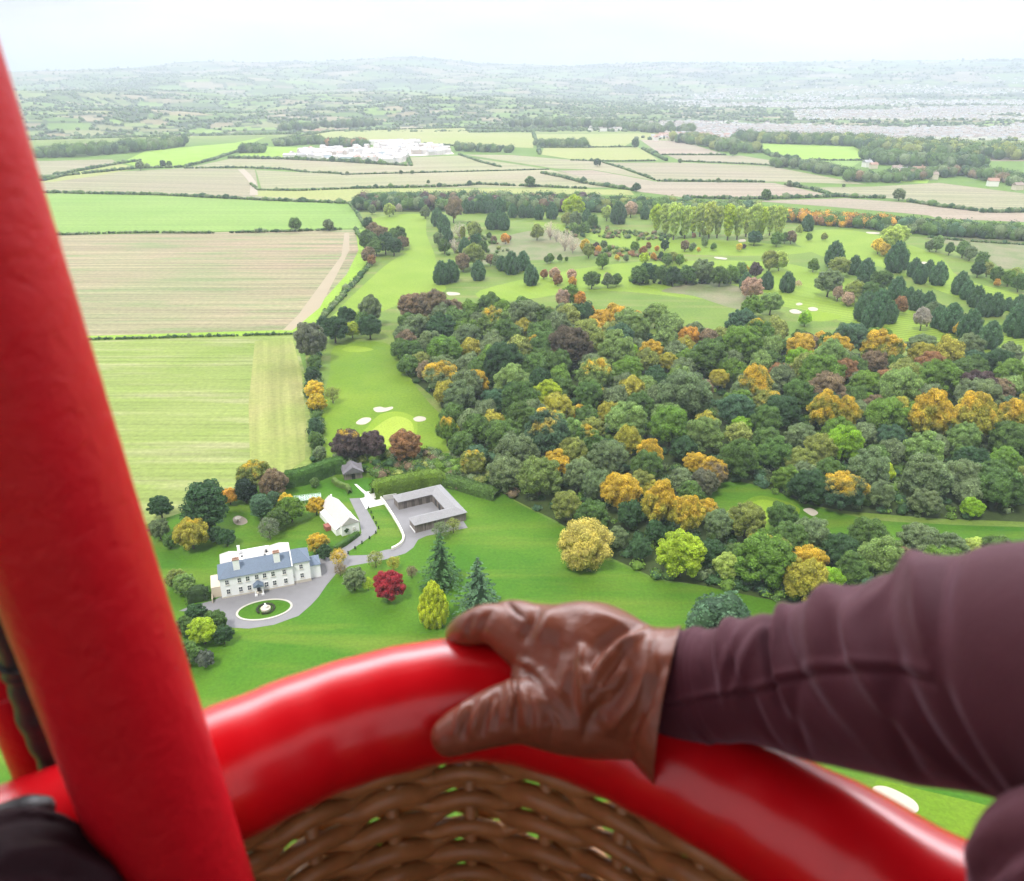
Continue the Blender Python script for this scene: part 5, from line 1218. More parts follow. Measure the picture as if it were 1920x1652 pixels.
# clipped hedges ---------------------------------------------------------------
def clipped(line, hh, wd, label, col_, seed, leaf=.28, n_per=14):
    rs = np.random.RandomState(seed); pts = [G(*p) for p in line]; V = []; Fc = []; LP = []; LN = []
    fine = []
    for i in range(len(pts) - 1):
        m_ = max(2, int((pts[i + 1] - pts[i]).length / 1.0))
        fine += [pts[i].lerp(pts[i + 1], k / m_) for k in range(m_)]
    fine.append(pts[-1]); n = len(fine)
    for i, p in enumerate(fine):
        d = (fine[min(i + 1, n - 1)] - fine[max(i - 1, 0)]).normalized(); nn = Vector((-d.y, d.x, 0))
        e = 0.4 if i in (0, n - 1) else 1
        hj = hh * (1 + rs.normal(0, .02)) * (0.8 if i in (0, n - 1) else 1)
        prof_ = [(-.5, 0), (-.5, .75), (-.36, .97), (0, 1), (.36, .97), (.5, .75), (.5, 0)]
        for a, z in prof_:
            V.append(p + nn * (a * wd * (e if z > .5 else 1)) + Vector((0, 0, z * hj)))
        for _ in range(int(n_per * (hh + wd))):
            k = rs.randint(0, 6); t = rs.rand(); a = prof_[k][0] * (1 - t) + prof_[k + 1][0] * t; z = prof_[k][1] * (1 - t) + prof_[k + 1][1] * t
            q = p + d * rs.uniform(-.5, .5) + nn * (a * wd) + Vector((0, 0, z * hj)); LP.append(q[:]); nz_ = nn * a * 2 + Vector((0, 0, z ** 3)); LN.append((nz_ + Vector((0, 0, .1)))[:])
    for i in range(n - 1):
        for k in range(6): Fc.append((i * 7 + k, i * 7 + k + 1, i * 7 + 8 + k, i * 7 + 7 + k))
    LP = np.array(LP); LN = np.array(LN); LN /= np.linalg.norm(LN, axis=1)[:, None] + 1e-9
    q = leaf_quads(LP, LN, leaf, rs, .35); o = len(V)
    Fc = Fc + [tuple(x) for x in np.arange(len(q)).reshape(-1, 4) + o]
    Vv = np.concatenate([np.array([v[:] for v in V]), q])
    cv = np.ones((len(Vv), 4)); cv[:, :3] = np.array(col_); cv[o:, :3] *= np.repeat(rs.uniform(.65, 1.5, (len(LP), 1)), 4, 0)
    ob = obj('clipped_hedge', mesh_np('clipped_hedge', Vv, Fc, M_MASS, col=cv)); tag(ob, label, 'hedge'); return ob
clipped([(535, 912), (570, 906), (600, 896), (625, 886), (648, 884)], 5.5, 4.2, 'tall thick clipped hedge below the green stubble field', (.055, .125, .025), 1, .5, 16)
clipped([(700, 932), (722, 926), (760, 918), (800, 911), (832, 908)], 5.5, 5.0, 'tall yellow green hedge behind the timber stable', (.10, .17, .022), 2, .5, 16)
clipped([(832, 908), (862, 914), (900, 926), (930, 934)], 3.4, 5.0, 'loose green hedge continuing right from the stable', (.07, .13, .03), 3, .6, 16)
clipped([(625, 902), (632, 910), (641, 914), (652, 917), (656, 926)], 1.9, 1.6, 'curved clipped hedge below the dark hut', (.10, .16, .04), 4, .2, 20)
clipped([(628, 1032), (645, 1023), (660, 1012), (672, 1003)], 1.6, 1.6, 'low clipped hedge at the foot of the white barn', (.05, .11, .025), 5, .2, 20)
clipped([(352, 1127), (372, 1123), (392, 1120)], 3.6, 3.5, 'dark square clipped hedge left of the white country house', (.03, .055, .02), 6, .3, 18)
clipped([(597, 1047), (606, 1040), (614, 1034)], 2.4, 2.2, 'short dark clipped hedge at the right end of the white country house', (.035, .07, .02), 7, .25, 18)
for i, (x, y) in enumerate([(691, 955), (696, 963), (700, 973), (705, 983), (710, 992), (705, 1001), (693, 1011), (679, 1020), (666, 1030), (653, 1039)]):
    p = G(x, y); o = clumps('clipped_shrub', np.array([[0, 0, .35], [0, 0, .85]]), np.array([.38, .27]), np.tile(np.array([[.025, .05, .02]]), (2, 1)), 'ico1', 60 + i, leaf=20, leafsize=.14, kind=None, squash=1.0)
    o.location = (p.x, p.y, 0); o['category'] = 'shrub'; o['group'] = 'little clipped shrubs along the grass strip'
    o['label'] = ['first', 'second', 'third', 'fourth', 'fifth', 'sixth', 'seventh', 'eighth', 'ninth', 'tenth'][i] + ' tiny clipped shrub down the grass strip from the paving'

# ------------------------------------------------------------------ far buildings
RW = [plain('far_white_wall', (.80, .78, .75), .8, .03), plain('far_cream_wall', (.66, .58, .48), .8, .03)]
RR = [roof_mat('far_red_roof', (.40, .24, .18), 1), roof_mat('far_brown_roof', (.32, .25, .21), 1), roof_mat('far_grey_roof', (.36, .36, .38), 1)]
def far_house(w_, d_, h_, wm, rm, name='house'):
    mb = MB().box(-w_ / 2, w_ / 2, -d_ / 2, d_ / 2, 0, h_)
    me = mesh_np(name, mb.V, mb.F, wm)
    r = MB().gable(-w_ / 2, w_ / 2, -d_ / 2, d_ / 2, h_ + .02, h_ + d_ * .36, 'x', 0, 0, over=.3)
    c = MB().box(w_ * .2, w_ * .2 + .9, -.4, .5, h_ + d_ * .2, h_ + d_ * .36 + 1.2)
    return me, mesh_np('roof', r.V, r.F, rm), mesh_np('chimney', c.V, c.F, rm)
HP = [far_house(9, 7, 5.2, RW[i % 2], RR[i % 3]) for i in range(6)]
FARH = []
def put_house(x, y, rz, sc, i, cat='house', label=None, group=None, parts=False):
    me, rf, ch = HP[i % 6]; z = float(hgt(np.array([x]), np.array([y]))[0]) if math.hypot(x, y) > 2200 else 0.0
    o = empty('house', (x, y, z - .2), rz); o.scale = (sc, sc, sc)
    obj('wall', me, o); r_ = obj('roof', rf, o)
    if parts: obj('chimney', ch, r_)
    o['category'] = cat
    if group: o['group'] = group
    if label: o['label'] = label
    FARH.append(o); return o
# candidate plots in the town
rs = np.random.RandomState(77); cand = []
while len(cand) < 6500:
    px_ = rs.uniform(1000, 2080, 4000); py_ = rs.uniform(174, 264, 4000) ; py_ = 170 + (py_ - 170)
    t = H / (SP + (py_ - 826) / F * CP); x = (px_ - 960) / F * t; y = t * (CP - (py_ - 826) / F * SP)
    k = town_mask(x, y) > rs.uniform(.25, 1, 4000)
    cand += list(zip(x[k], y[k], py_[k]))
# villages in front of the town and single farms
VIL = [(1105, 1240, 238, 247), (1240, 1440, 234, 253), (1440, 1560, 236, 240), (1440, 1700, 248, 258), (1700, 1960, 240, 262)]
for a, b_, c, d in VIL:
    for _ in range(int((b_ - a) * (d - c) / 30)):
        px_ = rs.uniform(a, b_); py_ = rs.uniform(c, d); g = G(px_, py_); cand.append((g.x, g.y, py_))
cand.sort(key=lambda c: math.hypot(c[0], c[1]))
nI = 270
WORDS = ['white', 'cream', 'pale']
for i, (x, y, py_) in enumerate(cand[:nI]):
    put_house(x, y, rs.uniform(-.5, .9) + (1.57 if rs.rand() < .3 else 0), rs.uniform(.95, 1.35), i)
mbw, mbr = [], []
def merged(c, hi):
    V = []; Fc = []; CL = []
    for i, (x, y, _) in enumerate(c):
        w_, d_, h_ = rs.uniform(8, 18), rs.uniform(6, 8), rs.uniform(5, 7.5); a = rs.uniform(-.4, .8) + (1.57 if rs.rand() < .3 else 0)
        z = hi[i]; ca, sa_ = math.cos(a), math.sin(a); o = len(V)
        wc = (.78, .76, .74) if rs.rand() < .85 else (.60, .54, .48); rc = [(.31, .26, .24), (.29, .27, .26), (.34, .36, .38), (.36, .32, .30)][rs.randint(4)]
        P8 = [(-w_ / 2, -d_ / 2, 0), (w_ / 2, -d_ / 2, 0), (w_ / 2, d_ / 2, 0), (-w_ / 2, d_ / 2, 0), (-w_ / 2, -d_ / 2, h_), (w_ / 2, -d_ / 2, h_), (w_ / 2, d_ / 2, h_), (-w_ / 2, d_ / 2, h_)]
        P8b = [(-w_ / 2, -d_ / 2, h_), (w_ / 2, -d_ / 2, h_), (w_ / 2, d_ / 2, h_), (-w_ / 2, d_ / 2, h_), (-w_ / 2, 0, h_ + 2.4), (w_ / 2, 0, h_ + 2.4)]
        for p in P8: V.append((x + p[0] * ca - p[1] * sa_, y + p[0] * sa_ + p[1] * ca, z + p[2] - .3)); CL.append((*wc, 1))
        for p in P8b: V.append((x + p[0] * ca - p[1] * sa_, y + p[0] * sa_ + p[1] * ca, z + p[2] - .3)); CL.append((*rc, 1))
        Fc += [tuple(k + o for k in f) for f in ((0, 1, 5, 4), (1, 2, 6, 5), (2, 3, 7, 6), (3, 0, 4, 7), (8, 9, 13, 12), (10, 11, 12, 13), (11, 8, 12), (9, 10, 13))]
    return V, Fc, CL
tm_, tnt, tb, _ = new_mat('town_surfaces'); ta = tnt.nodes.new('ShaderNodeAttribute'); ta.attribute_name = 'Col'; tnt.links.new(ta.outputs['Color'], tb.inputs['Base Color']); tb.inputs['Roughness'].default_value = .8
rest = cand[nI:]; xa = np.array([c[0] for c in rest]); ya = np.array([c[1] for c in rest]); hz_ = hgt(xa, ya); hz_[np.hypot(xa, ya) < 2200] = 0
V, Fc, CL = merged(rest, hz_)
tw = obj('town_houses', mesh_np('town_houses', V, Fc, tm_, col=np.array(CL))); tag(tw, 'hazy mass of small houses spreading across the distant plain', 'town', kind='stuff')
# garden trees among the town houses
n = 5200; k = rs.randint(0, len(cand), n); P_ = np.array([(cand[i][0], cand[i][1], 0) for i in k]); P_[:, :2] += rs.normal(0, 22, (n, 2)); P_[:, 2] = hgt(P_[:, 0], P_[:, 1]); P_[np.hypot(P_[:, 0], P_[:, 1]) < 2200, 2] = 0
rr = rs.uniform(2.5, 6.5, n); P_[:, 2] += rr * .5
tt = clumps('town_trees', P_, rr, pickc(['mid', 'dark', 'grey', 'olive'], n, 9), 'ico1', 9); tag(tt, 'garden trees scattered among the distant town houses', 'trees')
# hedges and woods on the far patchwork
n0 = 75000; r_ = 2250 * np.exp(rs.uniform(0, 1.5, n0)); a_ = rs.uniform(-.62, .62, n0); x, y = r_ * np.sin(a_), r_ * np.cos(a_)
i1, d1, d2 = nearest2(x, y); wood_c = scol[i1][:, 1] < .07
keep = ((d2 - d1) < 5 + .0009 * r_) | (wood_c & (rs.rand(n0) < .30)) | ((fbm(x, y, 1300, 3, 6) > .62) & (rs.rand(n0) < .25))
keep &= town_mask(x, y) < .3
x, y, r_ = x[keep], y[keep], r_[keep]; n = len(x); rr = rs.uniform(.4, 1.0, n) * (4.2 + r_ * .0011)
P_ = np.stack([x, y, hgt(x, y) + rr * .5], 1)
fh = clumps('far_hedges_and_woods', P_, rr, pickc(['mid', 'dark', 'grey', 'mid'], n, 12), 'ico1', 12); tag(fh, 'blurred hedges and woods on the hazy distant hills', 'woodland')
print('far clumps', n)
# white works and caravan park beyond the tan fields
WPOLY = [(540, 297), (560, 284), (600, 278), (640, 281), (700, 276), (718, 268), (770, 266), (800, 272), (840, 278), (852, 289), (800, 292), (765, 293), (760, 303), (740, 307), (690, 303), (600, 300)]
sheet('works_yard', WPOLY, plain('pale_hardstanding', (.50, .45, .42), .9, .12, .02), .06)
bigs = [(735, 271, 95, 16, 7), (565, 297, 60, 14, 6), (665, 300, 60, 16, 6), (712, 292, 50, 20, 8), (742, 296, 40, 14, 6), (620, 289, 45, 16, 6), (690, 287, 46, 14, 6), (780, 284, 34, 12, 6), (810, 287, 30, 12, 5), (600, 296, 40, 14, 5), (650, 285, 34, 12, 5), (815, 277, 34, 12, 5), (760, 279, 30, 12, 6), (580, 288, 30, 12, 5), (728, 302, 30, 12, 5)]
ORD = ['first', 'second', 'third', 'fourth', 'fifth', 'sixth', 'seventh', 'eighth', 'ninth', 'tenth', 'eleventh', 'twelfth', 'thirteenth', 'fourteenth', 'fifteenth', 'sixteenth', 'seventeenth', 'eighteenth', 'nineteenth', 'twentieth']
PALEW = plain('works_roof', (.56, .55, .54), .7, .04, .05); REDW = plain('works_red_roof', (.62, .40, .37), .7, .1, .05); BLUEW = plain('works_blue_wall', (.50, .58, .64), .7, .06, .05)
for i, (x_, y_, w_, d_, h_) in enumerate(sorted(bigs)):
    g = G(x_, y_); o = empty('warehouse', g, R(rs.uniform(-6, 10)))
    MB().box(-w_ / 2, w_ / 2, -d_ / 2, d_ / 2, 0, h_).build('wall', BLUEW if i % 3 else RW[0], o)
    MB().gable(-w_ / 2, w_ / 2, -d_ / 2, d_ / 2, h_ + .03, h_ + 2.4, 'x', over=.4).build('roof', REDW if i in (13,) else PALEW, o)
    tag(o, 'far white warehouse, %s from the left among the big roofs of the works' % ORD[i], 'warehouse', 'big pale roofs of the distant works')
wk = []
while len(wk) < 190:
    x_, y_ = rs.uniform(540, 852), rs.uniform(266, 307)
    if inpoly(x_, y_, WPOLY): g = G(x_, y_); wk.append((g.x, g.y, 0))
V, Fc, CL = merged(wk, [0] * len(wk)); CL = np.array(CL)
CL = CL.reshape(-1, 14, 4); CL[:, :, :3] *= .8; CL[:, 8:, :3] = np.array([.54, .52, .51]); CL[::5, 8:, :3] = np.array([.40, .39, .40]); CL[::23, 8:, :3] = np.array([.58, .36, .32]); CL = CL.reshape(-1, 4)
sh = obj('sheds', mesh_np('sheds', V, Fc, tm_, col=CL)); tag(sh, 'jumble of small white sheds and caravans between the warehouses', 'sheds', kind='stuff')
# single farms on the right
for i, (x_, y_, sc_, lab) in enumerate([(1860, 349, 1.35, 'large white farmhouse at the right edge, left of two'), (1907, 356, 1.2, 'white farmhouse at the very right edge, right of two'), (1345, 274, 2.0, 'far white farmhouse with brown roof left of the bright green field'), (1368, 272, 1.6, 'smaller far white house right beside the brown roofed farmhouse'),
      (1680, 324, 1.4, 'small white house in the wooded lane, left one'), (1695, 326, 1.2, 'small white house in the wooded lane, right one'), (1720, 331, 1.8, 'long low white farm building at the end of the small bright field'), (1748, 336, 1.3, 'white bungalow between the lane trees and the tan field'),
      (1625, 313, 1.4, 'cream farmhouse left of the broad hazy wood'), (1637, 316, 1.2, 'red roofed house beside the cream farmhouse by the broad hazy wood'), (170, 283, 1.8, 'white house in the wooded village on the left, left one'), (186, 280, 1.6, 'white house in the wooded village on the left, right one'), (595, 238, 2.0, 'far white house above the left yellow field, left one'), (632, 237, 2.0, 'far white house above the left yellow field, right one')]):
    g = G(x_, y_); o = put_house(g.x, g.y, rs.uniform(-.4, .4), sc_, i, label=lab, parts=True)
# ------------------------------------------------------------------ balloon basket in the foreground
def leather(name, c, rough=.33, coat=.35, grain=420, bstr=.25, wr=45, wstr=.35, var=.12):
    m, nt, b, _ = new_mat(name)
    v = coords(nt)
    n = noise_of(nt, 30, 4, vec=v)
    nt.links.new(mixc(nt, n, tuple(x * (1 - var) for x in c), tuple(min(1, x * (1 + var)) for x in c)), b.inputs['Base Color'])
    b.inputs['Roughness'].default_value = rough; b.inputs['Coat Weight'].default_value = coat; b.inputs['Coat Roughness'].default_value = .22
    b.inputs['Specular IOR Level'].default_value = .5
    g1 = noise_of(nt, grain, 3, vec=v); g2 = noise_of(nt, wr, 4, .6, vec=v, dist=.6)
    b1 = nt.nodes.new('ShaderNodeBump'); b1.inputs['Strength'].default_value = bstr; b1.inputs['Distance'].default_value = .0006
    b2 = nt.nodes.new('ShaderNodeBump'); b2.inputs['Strength'].default_value = wstr; b2.inputs['Distance'].default_value = .002
    nt.links.new(g1, b1.inputs['Height']); nt.links.new(g2, b2.inputs['Height']); nt.links.new(b1.outputs['Normal'], b2.inputs['Normal']); nt.links.new(b2.outputs['Normal'], b.inputs['Normal'])
    return m
REDL = leather('red_leather', (.66, .004, .010), .24, .5, wstr=.04)
REDP = leather('red_padded_cover', (.50, .004, .012), .46, .0, wr=85, wstr=.65)
REDP.node_tree.nodes['Principled BSDF'].inputs['Specular IOR Level'].default_value = .3
MAROON = leather('dark_maroon_trim', (.27, .008, .02), .45, .1)
GLOVEM = leather('brown_leather', (.215, .062, .030), .38, .18, grain=260, bstr=.5, wr=55, wstr=.55, var=.2)
LINING = plain('dark_lining', (.012, .011, .010), .9, .2, 20)
JACK = leather('maroon_cloth', (.078, .017, .027), .78, .0, grain=900, bstr=.8, wr=22, wstr=.5, var=.16)
jb = JACK.node_tree.nodes['Principled BSDF']; jb.inputs['Specular IOR Level'].default_value = .25; jb.inputs['Sheen Weight'].default_value = .32; jb.inputs['Sheen Roughness'].default_value = .4; jb.inputs['Sheen Tint'].default_value = (.75, .5, .62, 1)
BLACKC = leather('black_rubber', (.016, .016, .018), .5, .1)
DARKC = leather('dark_plum_cloth', (.022, .007, .011), .75, .0, grain=700)
DARKC.node_tree.nodes['Principled BSDF'].inputs['Specular IOR Level'].default_value = .2
WICK = plain('varnished_willow', (.42, .20, .075), .33, .45, 35, spec=.5)

def W(x, y, z): return Vector((x, y, H + z))
RZ = -0.45
def on_plane(px, py, z=RZ): return G(px, py, H + z)
ctrl = [on_plane(*p) for p in [(-260, 1690), (30, 1610), (230, 1524), (430, 1446), (590, 1376), (720, 1335), (850, 1311), (960, 1318), (1110, 1365), (1264, 1438), (1416, 1514), (1600, 1618), (1800, 1735)]]
ctrl += [W(.44, .21, RZ), W(.60, .06, RZ), W(.66, -.2, RZ), W(.62, -.6, RZ), W(.3, -.85, RZ), W(-.3, -.85, RZ), W(-.72, -.6, RZ), W(-.78, -.1, RZ), W(-.66, .2, RZ)]
def catmull_loop(pts, sub):
    n = len(pts); out = []
    for i in range(n):
        p0, p1, p2, p3 = pts[i - 1], pts[i], pts[(i + 1) % n], pts[(i + 2) % n]
        for k in range(sub):
            t = k / sub
            out.append(0.5 * ((2 * p1) + (p2 - p0) * t + (2 * p0 - 5 * p1 + 4 * p2 - p3) * t * t + (3 * p1 - p0 - 3 * p2 + p3) * t ** 3))
    return out
def resample(loop, step):
    L_ = [0]
    for i in range(len(loop)): L_.append(L_[-1] + (loop[(i + 1) % len(loop)] - loop[i]).length)
    n = int(L_[-1] / step); out = []; k = 0
    for j in range(n):
        s = j * L_[-1] / n
        while L_[k + 1] < s: k += 1
        out.append(loop[k % len(loop)].lerp(loop[(k + 1) % len(loop)], (s - L_[k]) / max(1e-9, L_[k + 1] - L_[k])))
    return out
loop = resample(catmull_loop(ctrl, 12), .012)
basket = empty('balloon_basket', (0, 0, H - 1.25))
tag(basket, 'wicker hot air balloon basket with a padded red leather rim and red upright', 'balloon basket')
BI = Vector((0, 0, -(H - 1.25)))
def closed_tube(pts, r, k):
    V = []; Fc = []; n = len(pts)
    for i, p in enumerate(pts):
        d = (pts[(i + 1) % n] - pts[i - 1]).normalized(); a = Vector((0, 0, 1)); b = d.cross(a).normalized(); a = b.cross(d)
        rr = r(i) if callable(r) else r
        for j in range(k):
            t = 6.28318 * j / k; V.append(p + (b * math.cos(t) + a * math.sin(t)) * rr + BI)
    for i in range(n):
        for j in range(k): Fc.append((i * k + j, i * k + (j + 1) % k, ((i + 1) % n) * k + (j + 1) % k, ((i + 1) % n) * k + j))
    return V, Fc
fine = resample(catmull_loop(ctrl, 12), .006)
v_, f_ = closed_tube(fine, lambda i: .0475 - .006 * math.exp(-((fine[i].x - .11) / .085) ** 2) * (1 if fine[i].y > 0 else 0) + .0003 * math.sin(i * .9) + .0004 * math.sin(i * .23), 56)
obj('padded_rim', mesh_np('padded_rim', v_, f_, REDL, True), basket)
# wicker wall: upright stakes and woven rods
stp = resample(loop, .066)
parts = []
for p in stp: parts.append(tube_np([p + BI + Vector((0, 0, -.02)), p + BI + Vector((0, 0, -.4)), p + BI + Vector((0, 0, -.8))], [.006] * 3, 8))
v_, f_ = join_parts(parts); obj('stakes', mesh_np('stakes', v_, f_, WICK, True), basket)
Nst = len(stp); sub = 12; den = resample(loop, .066 / sub)[:Nst * sub]
rs = np.random.RandomState(4)
V = []; Fc = []
n = len(den); TA = []
for i in range(n):
    d = (den[(i + 1) % n] - den[i - 1]).normalized(); TA.append((Vector((d.y, -d.x, 0)), d))
cen = sum(den, Vector()) / n
for layer in (0, 1):                                            # inner weave, and the outer weave behind it
    for row in range(47):
        z0 = -.043 - row * .0150 - layer * .0075; par = 1 if (row + layer) % 2 else -1
        o = len(V); k = 7 if layer == 0 else 6; rr = (.0086 if layer == 0 else .0062) * rs.uniform(.88, 1.12); ph = rs.uniform(-.0012, .0012); q1, q2 = rs.uniform(0, 6.28, 2)
        for i in range(n):
            out_, d = TA[i]
            if out_.dot(den[i] - cen) < 0: out_ = -out_
            c = math.cos(math.pi * (i / sub + .5 * layer))
            off = par * .0064 * c / (abs(c) ** .35 + 1e-6) + layer * .021
            dz = -.0085 * (1 - abs(c)) + ph + .0013 * math.sin(i * .11 + q1) + .0009 * math.sin(i * .37 + q2)
            p = den[i] + BI + out_ * off + Vector((0, 0, z0 + dz)); r_ = rr * (1 + .1 * math.sin(i * .05 + q2))
            for j in range(k):
                t = 6.28318 * j / k; V.append(p + (out_ * math.cos(t) + Vector((0, 0, 1)) * math.sin(t)) * r_)
        for i in range(n):
            for j in range(k): Fc.append((o + i * k + j, o + i * k + (j + 1) % k, o + ((i + 1) % n) * k + (j + 1) % k, o + ((i + 1) % n) * k + j))
obj('wicker_wall', mesh_np('wicker_wall', V, Fc, WICK, True), basket)
fl = [p + BI for p in resample(loop, .06)]
FV = [Vector((p.x, p.y, .42)) for p in fl] + [Vector((p.x, p.y, .37)) for p in fl]; m_ = len(fl)
obj('floor', mesh_np('floor', FV, [tuple(range(m_)), tuple(range(2 * m_ - 1, m_ - 1, -1))] + [(i, m_ + i, m_ + (i + 1) % m_, (i + 1) % m_) for i in range(m_)], plain('basket_floor', (.12, .07, .04), .8, .2, 5)), basket)

def smooth_path(pts, rads, sub=10):
    out = []; ro = []; n = len(pts)
    for i in range(n - 1):
        p0, p1, p2, p3 = pts[max(i - 1, 0)], pts[i], pts[i + 1], pts[min(i + 2, n - 1)]
        for k in range(sub):
            t = k / sub
            out.append(0.5 * ((2 * p1) + (p2 - p0) * t + (2 * p0 - 5 * p1 + 4 * p2 - p3) * t * t + (3 * p1 - p0 - 3 * p2 + p3) * t ** 3))
            ro.append(rads[i] * (1 - t) + rads[i + 1] * t)
    out.append(pts[-1]); ro.append(rads[-1]); return out, ro
# padded upright
ua, ub = PT(322, 1590, .497), PT(-176, 149, .334); ud = ub - ua
up = [ua - ud * .12, ua + ud * .25, ua + ud * .5, ua + ud * .75, ub, ub + ud * .8, ub + ud * 2.2]
pp, rr_ = smooth_path(up, [.0398, .039, .0385, .0382, .038, .038, .038], 30)
rs = np.random.RandomState(3)
rj = [r_ * (1 + .0015 * math.sin(i * .55) + .0015 * math.sin(i * 1.31 + 2)) for i, r_ in enumerate(rr_)]
v_, f_ = tube_np(pp, rj, 64); obj('upright_cover', mesh_np('upright_cover', [v + BI for v in v_], f_, REDP, True), basket)
v_, f_ = tube_np(*smooth_path([W(-.348, .43, 1.1), W(-.345, .43, .35), PT(-36, 1130, .52), PT(24, 1300, .55), PT(80, 1450, .58), PT(116, 1560, .604)], [.018, .018, .018, .018, .018, .018], 14), 28)
obj('rear_upright_cover', mesh_np('rear_upright_cover', [v + BI for v in v_], f_, REDP, True), basket)
hpth, hr = smooth_path([W(-.313, .405, .9), W(-.313, .405, .3), PT(2, 1110, .4886), PT(44, 1240, .51), PT(76, 1350, .53), PT(118, 1450, .55), PT(162, 1580, .57), PT(205, 1700, .58)], [.012, .012, .0125, .0135, .012, .0125, .012, .012], 16)
hr = [r_ * (1 + .05 * math.sin(i * .83) + .05 * math.sin(i * .31 + 1)) for i, r_ in enumerate(hr)]
v_, f_ = tube_np(hpth, hr, 20); obj('cable_sleeve', mesh_np('cable_sleeve', [v + BI for v in v_], f_, BLACKC, True), basket)
# flap of loose trim where the upright meets the rim
v_, f_ = tube_np([PT(92, 1525, .545), PT(112, 1545, .54), PT(140, 1562, .53)], [.008, .0095, .007], 12); obj('trim', mesh_np('trim', [v + BI for v in v_], f_, MAROON, True), basket)

# ------------------------------------------------------------------ the person: gloved right hand, sleeves, jacket
person = empty('person', W(.40, -.02, -1.2))
tag(person, 'person in a maroon jacket gripping the red rim with a brown leather glove', 'person')
PI_ = -Vector(person.location)
def remeshed(name, chains, voxel, mat, iters=6, sm=.5):
    V = []; Fc = []
    for ch in chains:
        p, r = smooth_path([c[0] for c in ch], [c[1] for c in ch], 6)
        # rounded ends
        d0 = (p[0] - p[1]).normalized(); d1 = (p[-1] - p[-2]).normalized()
        p2 = [p[0] + d0 * r[0] * q for q in (.98, .8, .45)] + p + [p[-1] + d1 * r[-1] * q for q in (.45, .8, .98)]
        r2 = [r[0] * q for q in (.2, .6, .89)] + r + [r[-1] * q for q in (.89, .6, .2)]
        v, f = tube_np(p2, r2, 20); o = len(V); V += v; Fc += [tuple(i + o for i in g) for g in f]
    tmp = obj('tmp', mesh_np('tmp', V, Fc, None))
    md = tmp.modifiers.new('r', 'REMESH'); md.mode = 'VOXEL'; md.voxel_size = voxel; md.adaptivity = 0
    ms = tmp.modifiers.new('s', 'SMOOTH'); ms.factor = sm; ms.iterations = iters
    dg = bpy.context.evaluated_depsgraph_get(); dg.update()
    me = bpy.data.meshes.new_from_object(tmp.evaluated_get(dg)); me.name = name
    bpy.data.objects.remove(tmp)
    me.materials.clear()
    for m__ in (mat if isinstance(mat, list) else [mat]): me.materials.append(m__)
    me.polygons.foreach_set('use_smooth', [True] * len(me.polygons)); return me
def displace_px(me, folds, front=True):
    """raise or sink the surface along creases given as photo-pixel polylines"""
    n = len(me.vertices); co = np.zeros(n * 3, np.float32); me.vertices.foreach_get('co', co); co = co.reshape(-1, 3).astype(float)
    no = np.zeros(n * 3, np.float32); me.vertices.foreach_get('normal', no); no = no.reshape(-1, 3).astype(float)
    z = co[:, 2] - H; t = co[:, 1] * CP - z * SP
    px = 960 + F * co[:, 0] / t; py = 826 - F * (co[:, 1] * SP + z * CP) / t
    view = -co.copy(); view[:, 2] += H; view /= np.linalg.norm(view, axis=1)[:, None]
    face = np.clip((no * view).sum(1) * 2.5, 0, 1) if front else 1.0
    D = np.zeros(n)
    for line, w_, amp in folds:
        best = np.full(n, 1e9); bt = np.zeros(n); m_ = len(line) - 1
        for i in range(m_):
            a = np.array(line[i], float); b = np.array(line[i + 1], float); ab = b - a
            tt_ = np.clip(((px - a[0]) * ab[0] + (py - a[1]) * ab[1]) / (ab @ ab), 0, 1)
            d = np.hypot(px - a[0] - tt_ * ab[0], py - a[1] - tt_ * ab[1]); k = d < best
            best[k] = d[k]; bt[k] = ((i + tt_) / m_)[k]
        D += amp * np.exp(-(best / w_) ** 2) * np.sin(np.clip(.12 + bt * .8, 0, 1) * math.pi) ** .5
    co += no * (D * face)[:, None]
    me.vertices.foreach_set('co', co.astype(np.float32).ravel()); me.update()
def Z(px, py, z, r): return (on_plane(px, py, z), r)
hand = [
 [Z(1200, 1300, -.400, .034), Z(1110, 1272, -.395, .030), Z(1015, 1225, -.392, .0225), Z(930, 1172, -.385, .0165), Z(882, 1178, -.392, .0135), Z(856, 1188, -.404, .0095)],
 [Z(1200, 1275, -.390, .034), Z(1090, 1207, -.380, .028), Z(1015, 1186, -.380, .020), Z(958, 1162, -.383, .0155), Z(925, 1180, -.405, .0135), Z(915, 1205, -.440, .012)],
 [Z(1200, 1255, -.385, .032), Z(1110, 1192, -.374, .025), Z(1040, 1178, -.378, .018), Z(990, 1170, -.388, .0145), Z(962, 1195, -.420, .013), Z(952, 1220, -.450, .011)],
 [Z(1200, 1250, -.385, .030), Z(1130, 1184, -.375, .021), Z(1078, 1172, -.385, .016), Z(1035, 1176, -.400, .013), Z(1010, 1200, -.430, .011)],
 [Z(1190, 1330, -.420, .036), Z(1080, 1310, -.410, .034), Z(1020, 1270, -.403, .025)],
 [Z(1160, 1335, -.418, .035), Z(1055, 1332, -.412, .0305), Z(968, 1334, -.412, .0225), Z(895, 1357, -.420, .0185), Z(845, 1380, -.428, .0145)],
 [Z(1140, 1280, -.398, .040), Z(1200, 1292, -.401, .0455), Z(1246, 1304, -.402, .0525)]]
hand[6] = [Z(1130, 1283, -.398, .040), Z(1200, 1292, -.401, .0445), Z(1250, 1306, -.402, .0500), Z(1290, 1312, -.402, .052)]
gm_ = remeshed('gloved_hand', hand, .0016, [GLOVEM, LINING], 9)
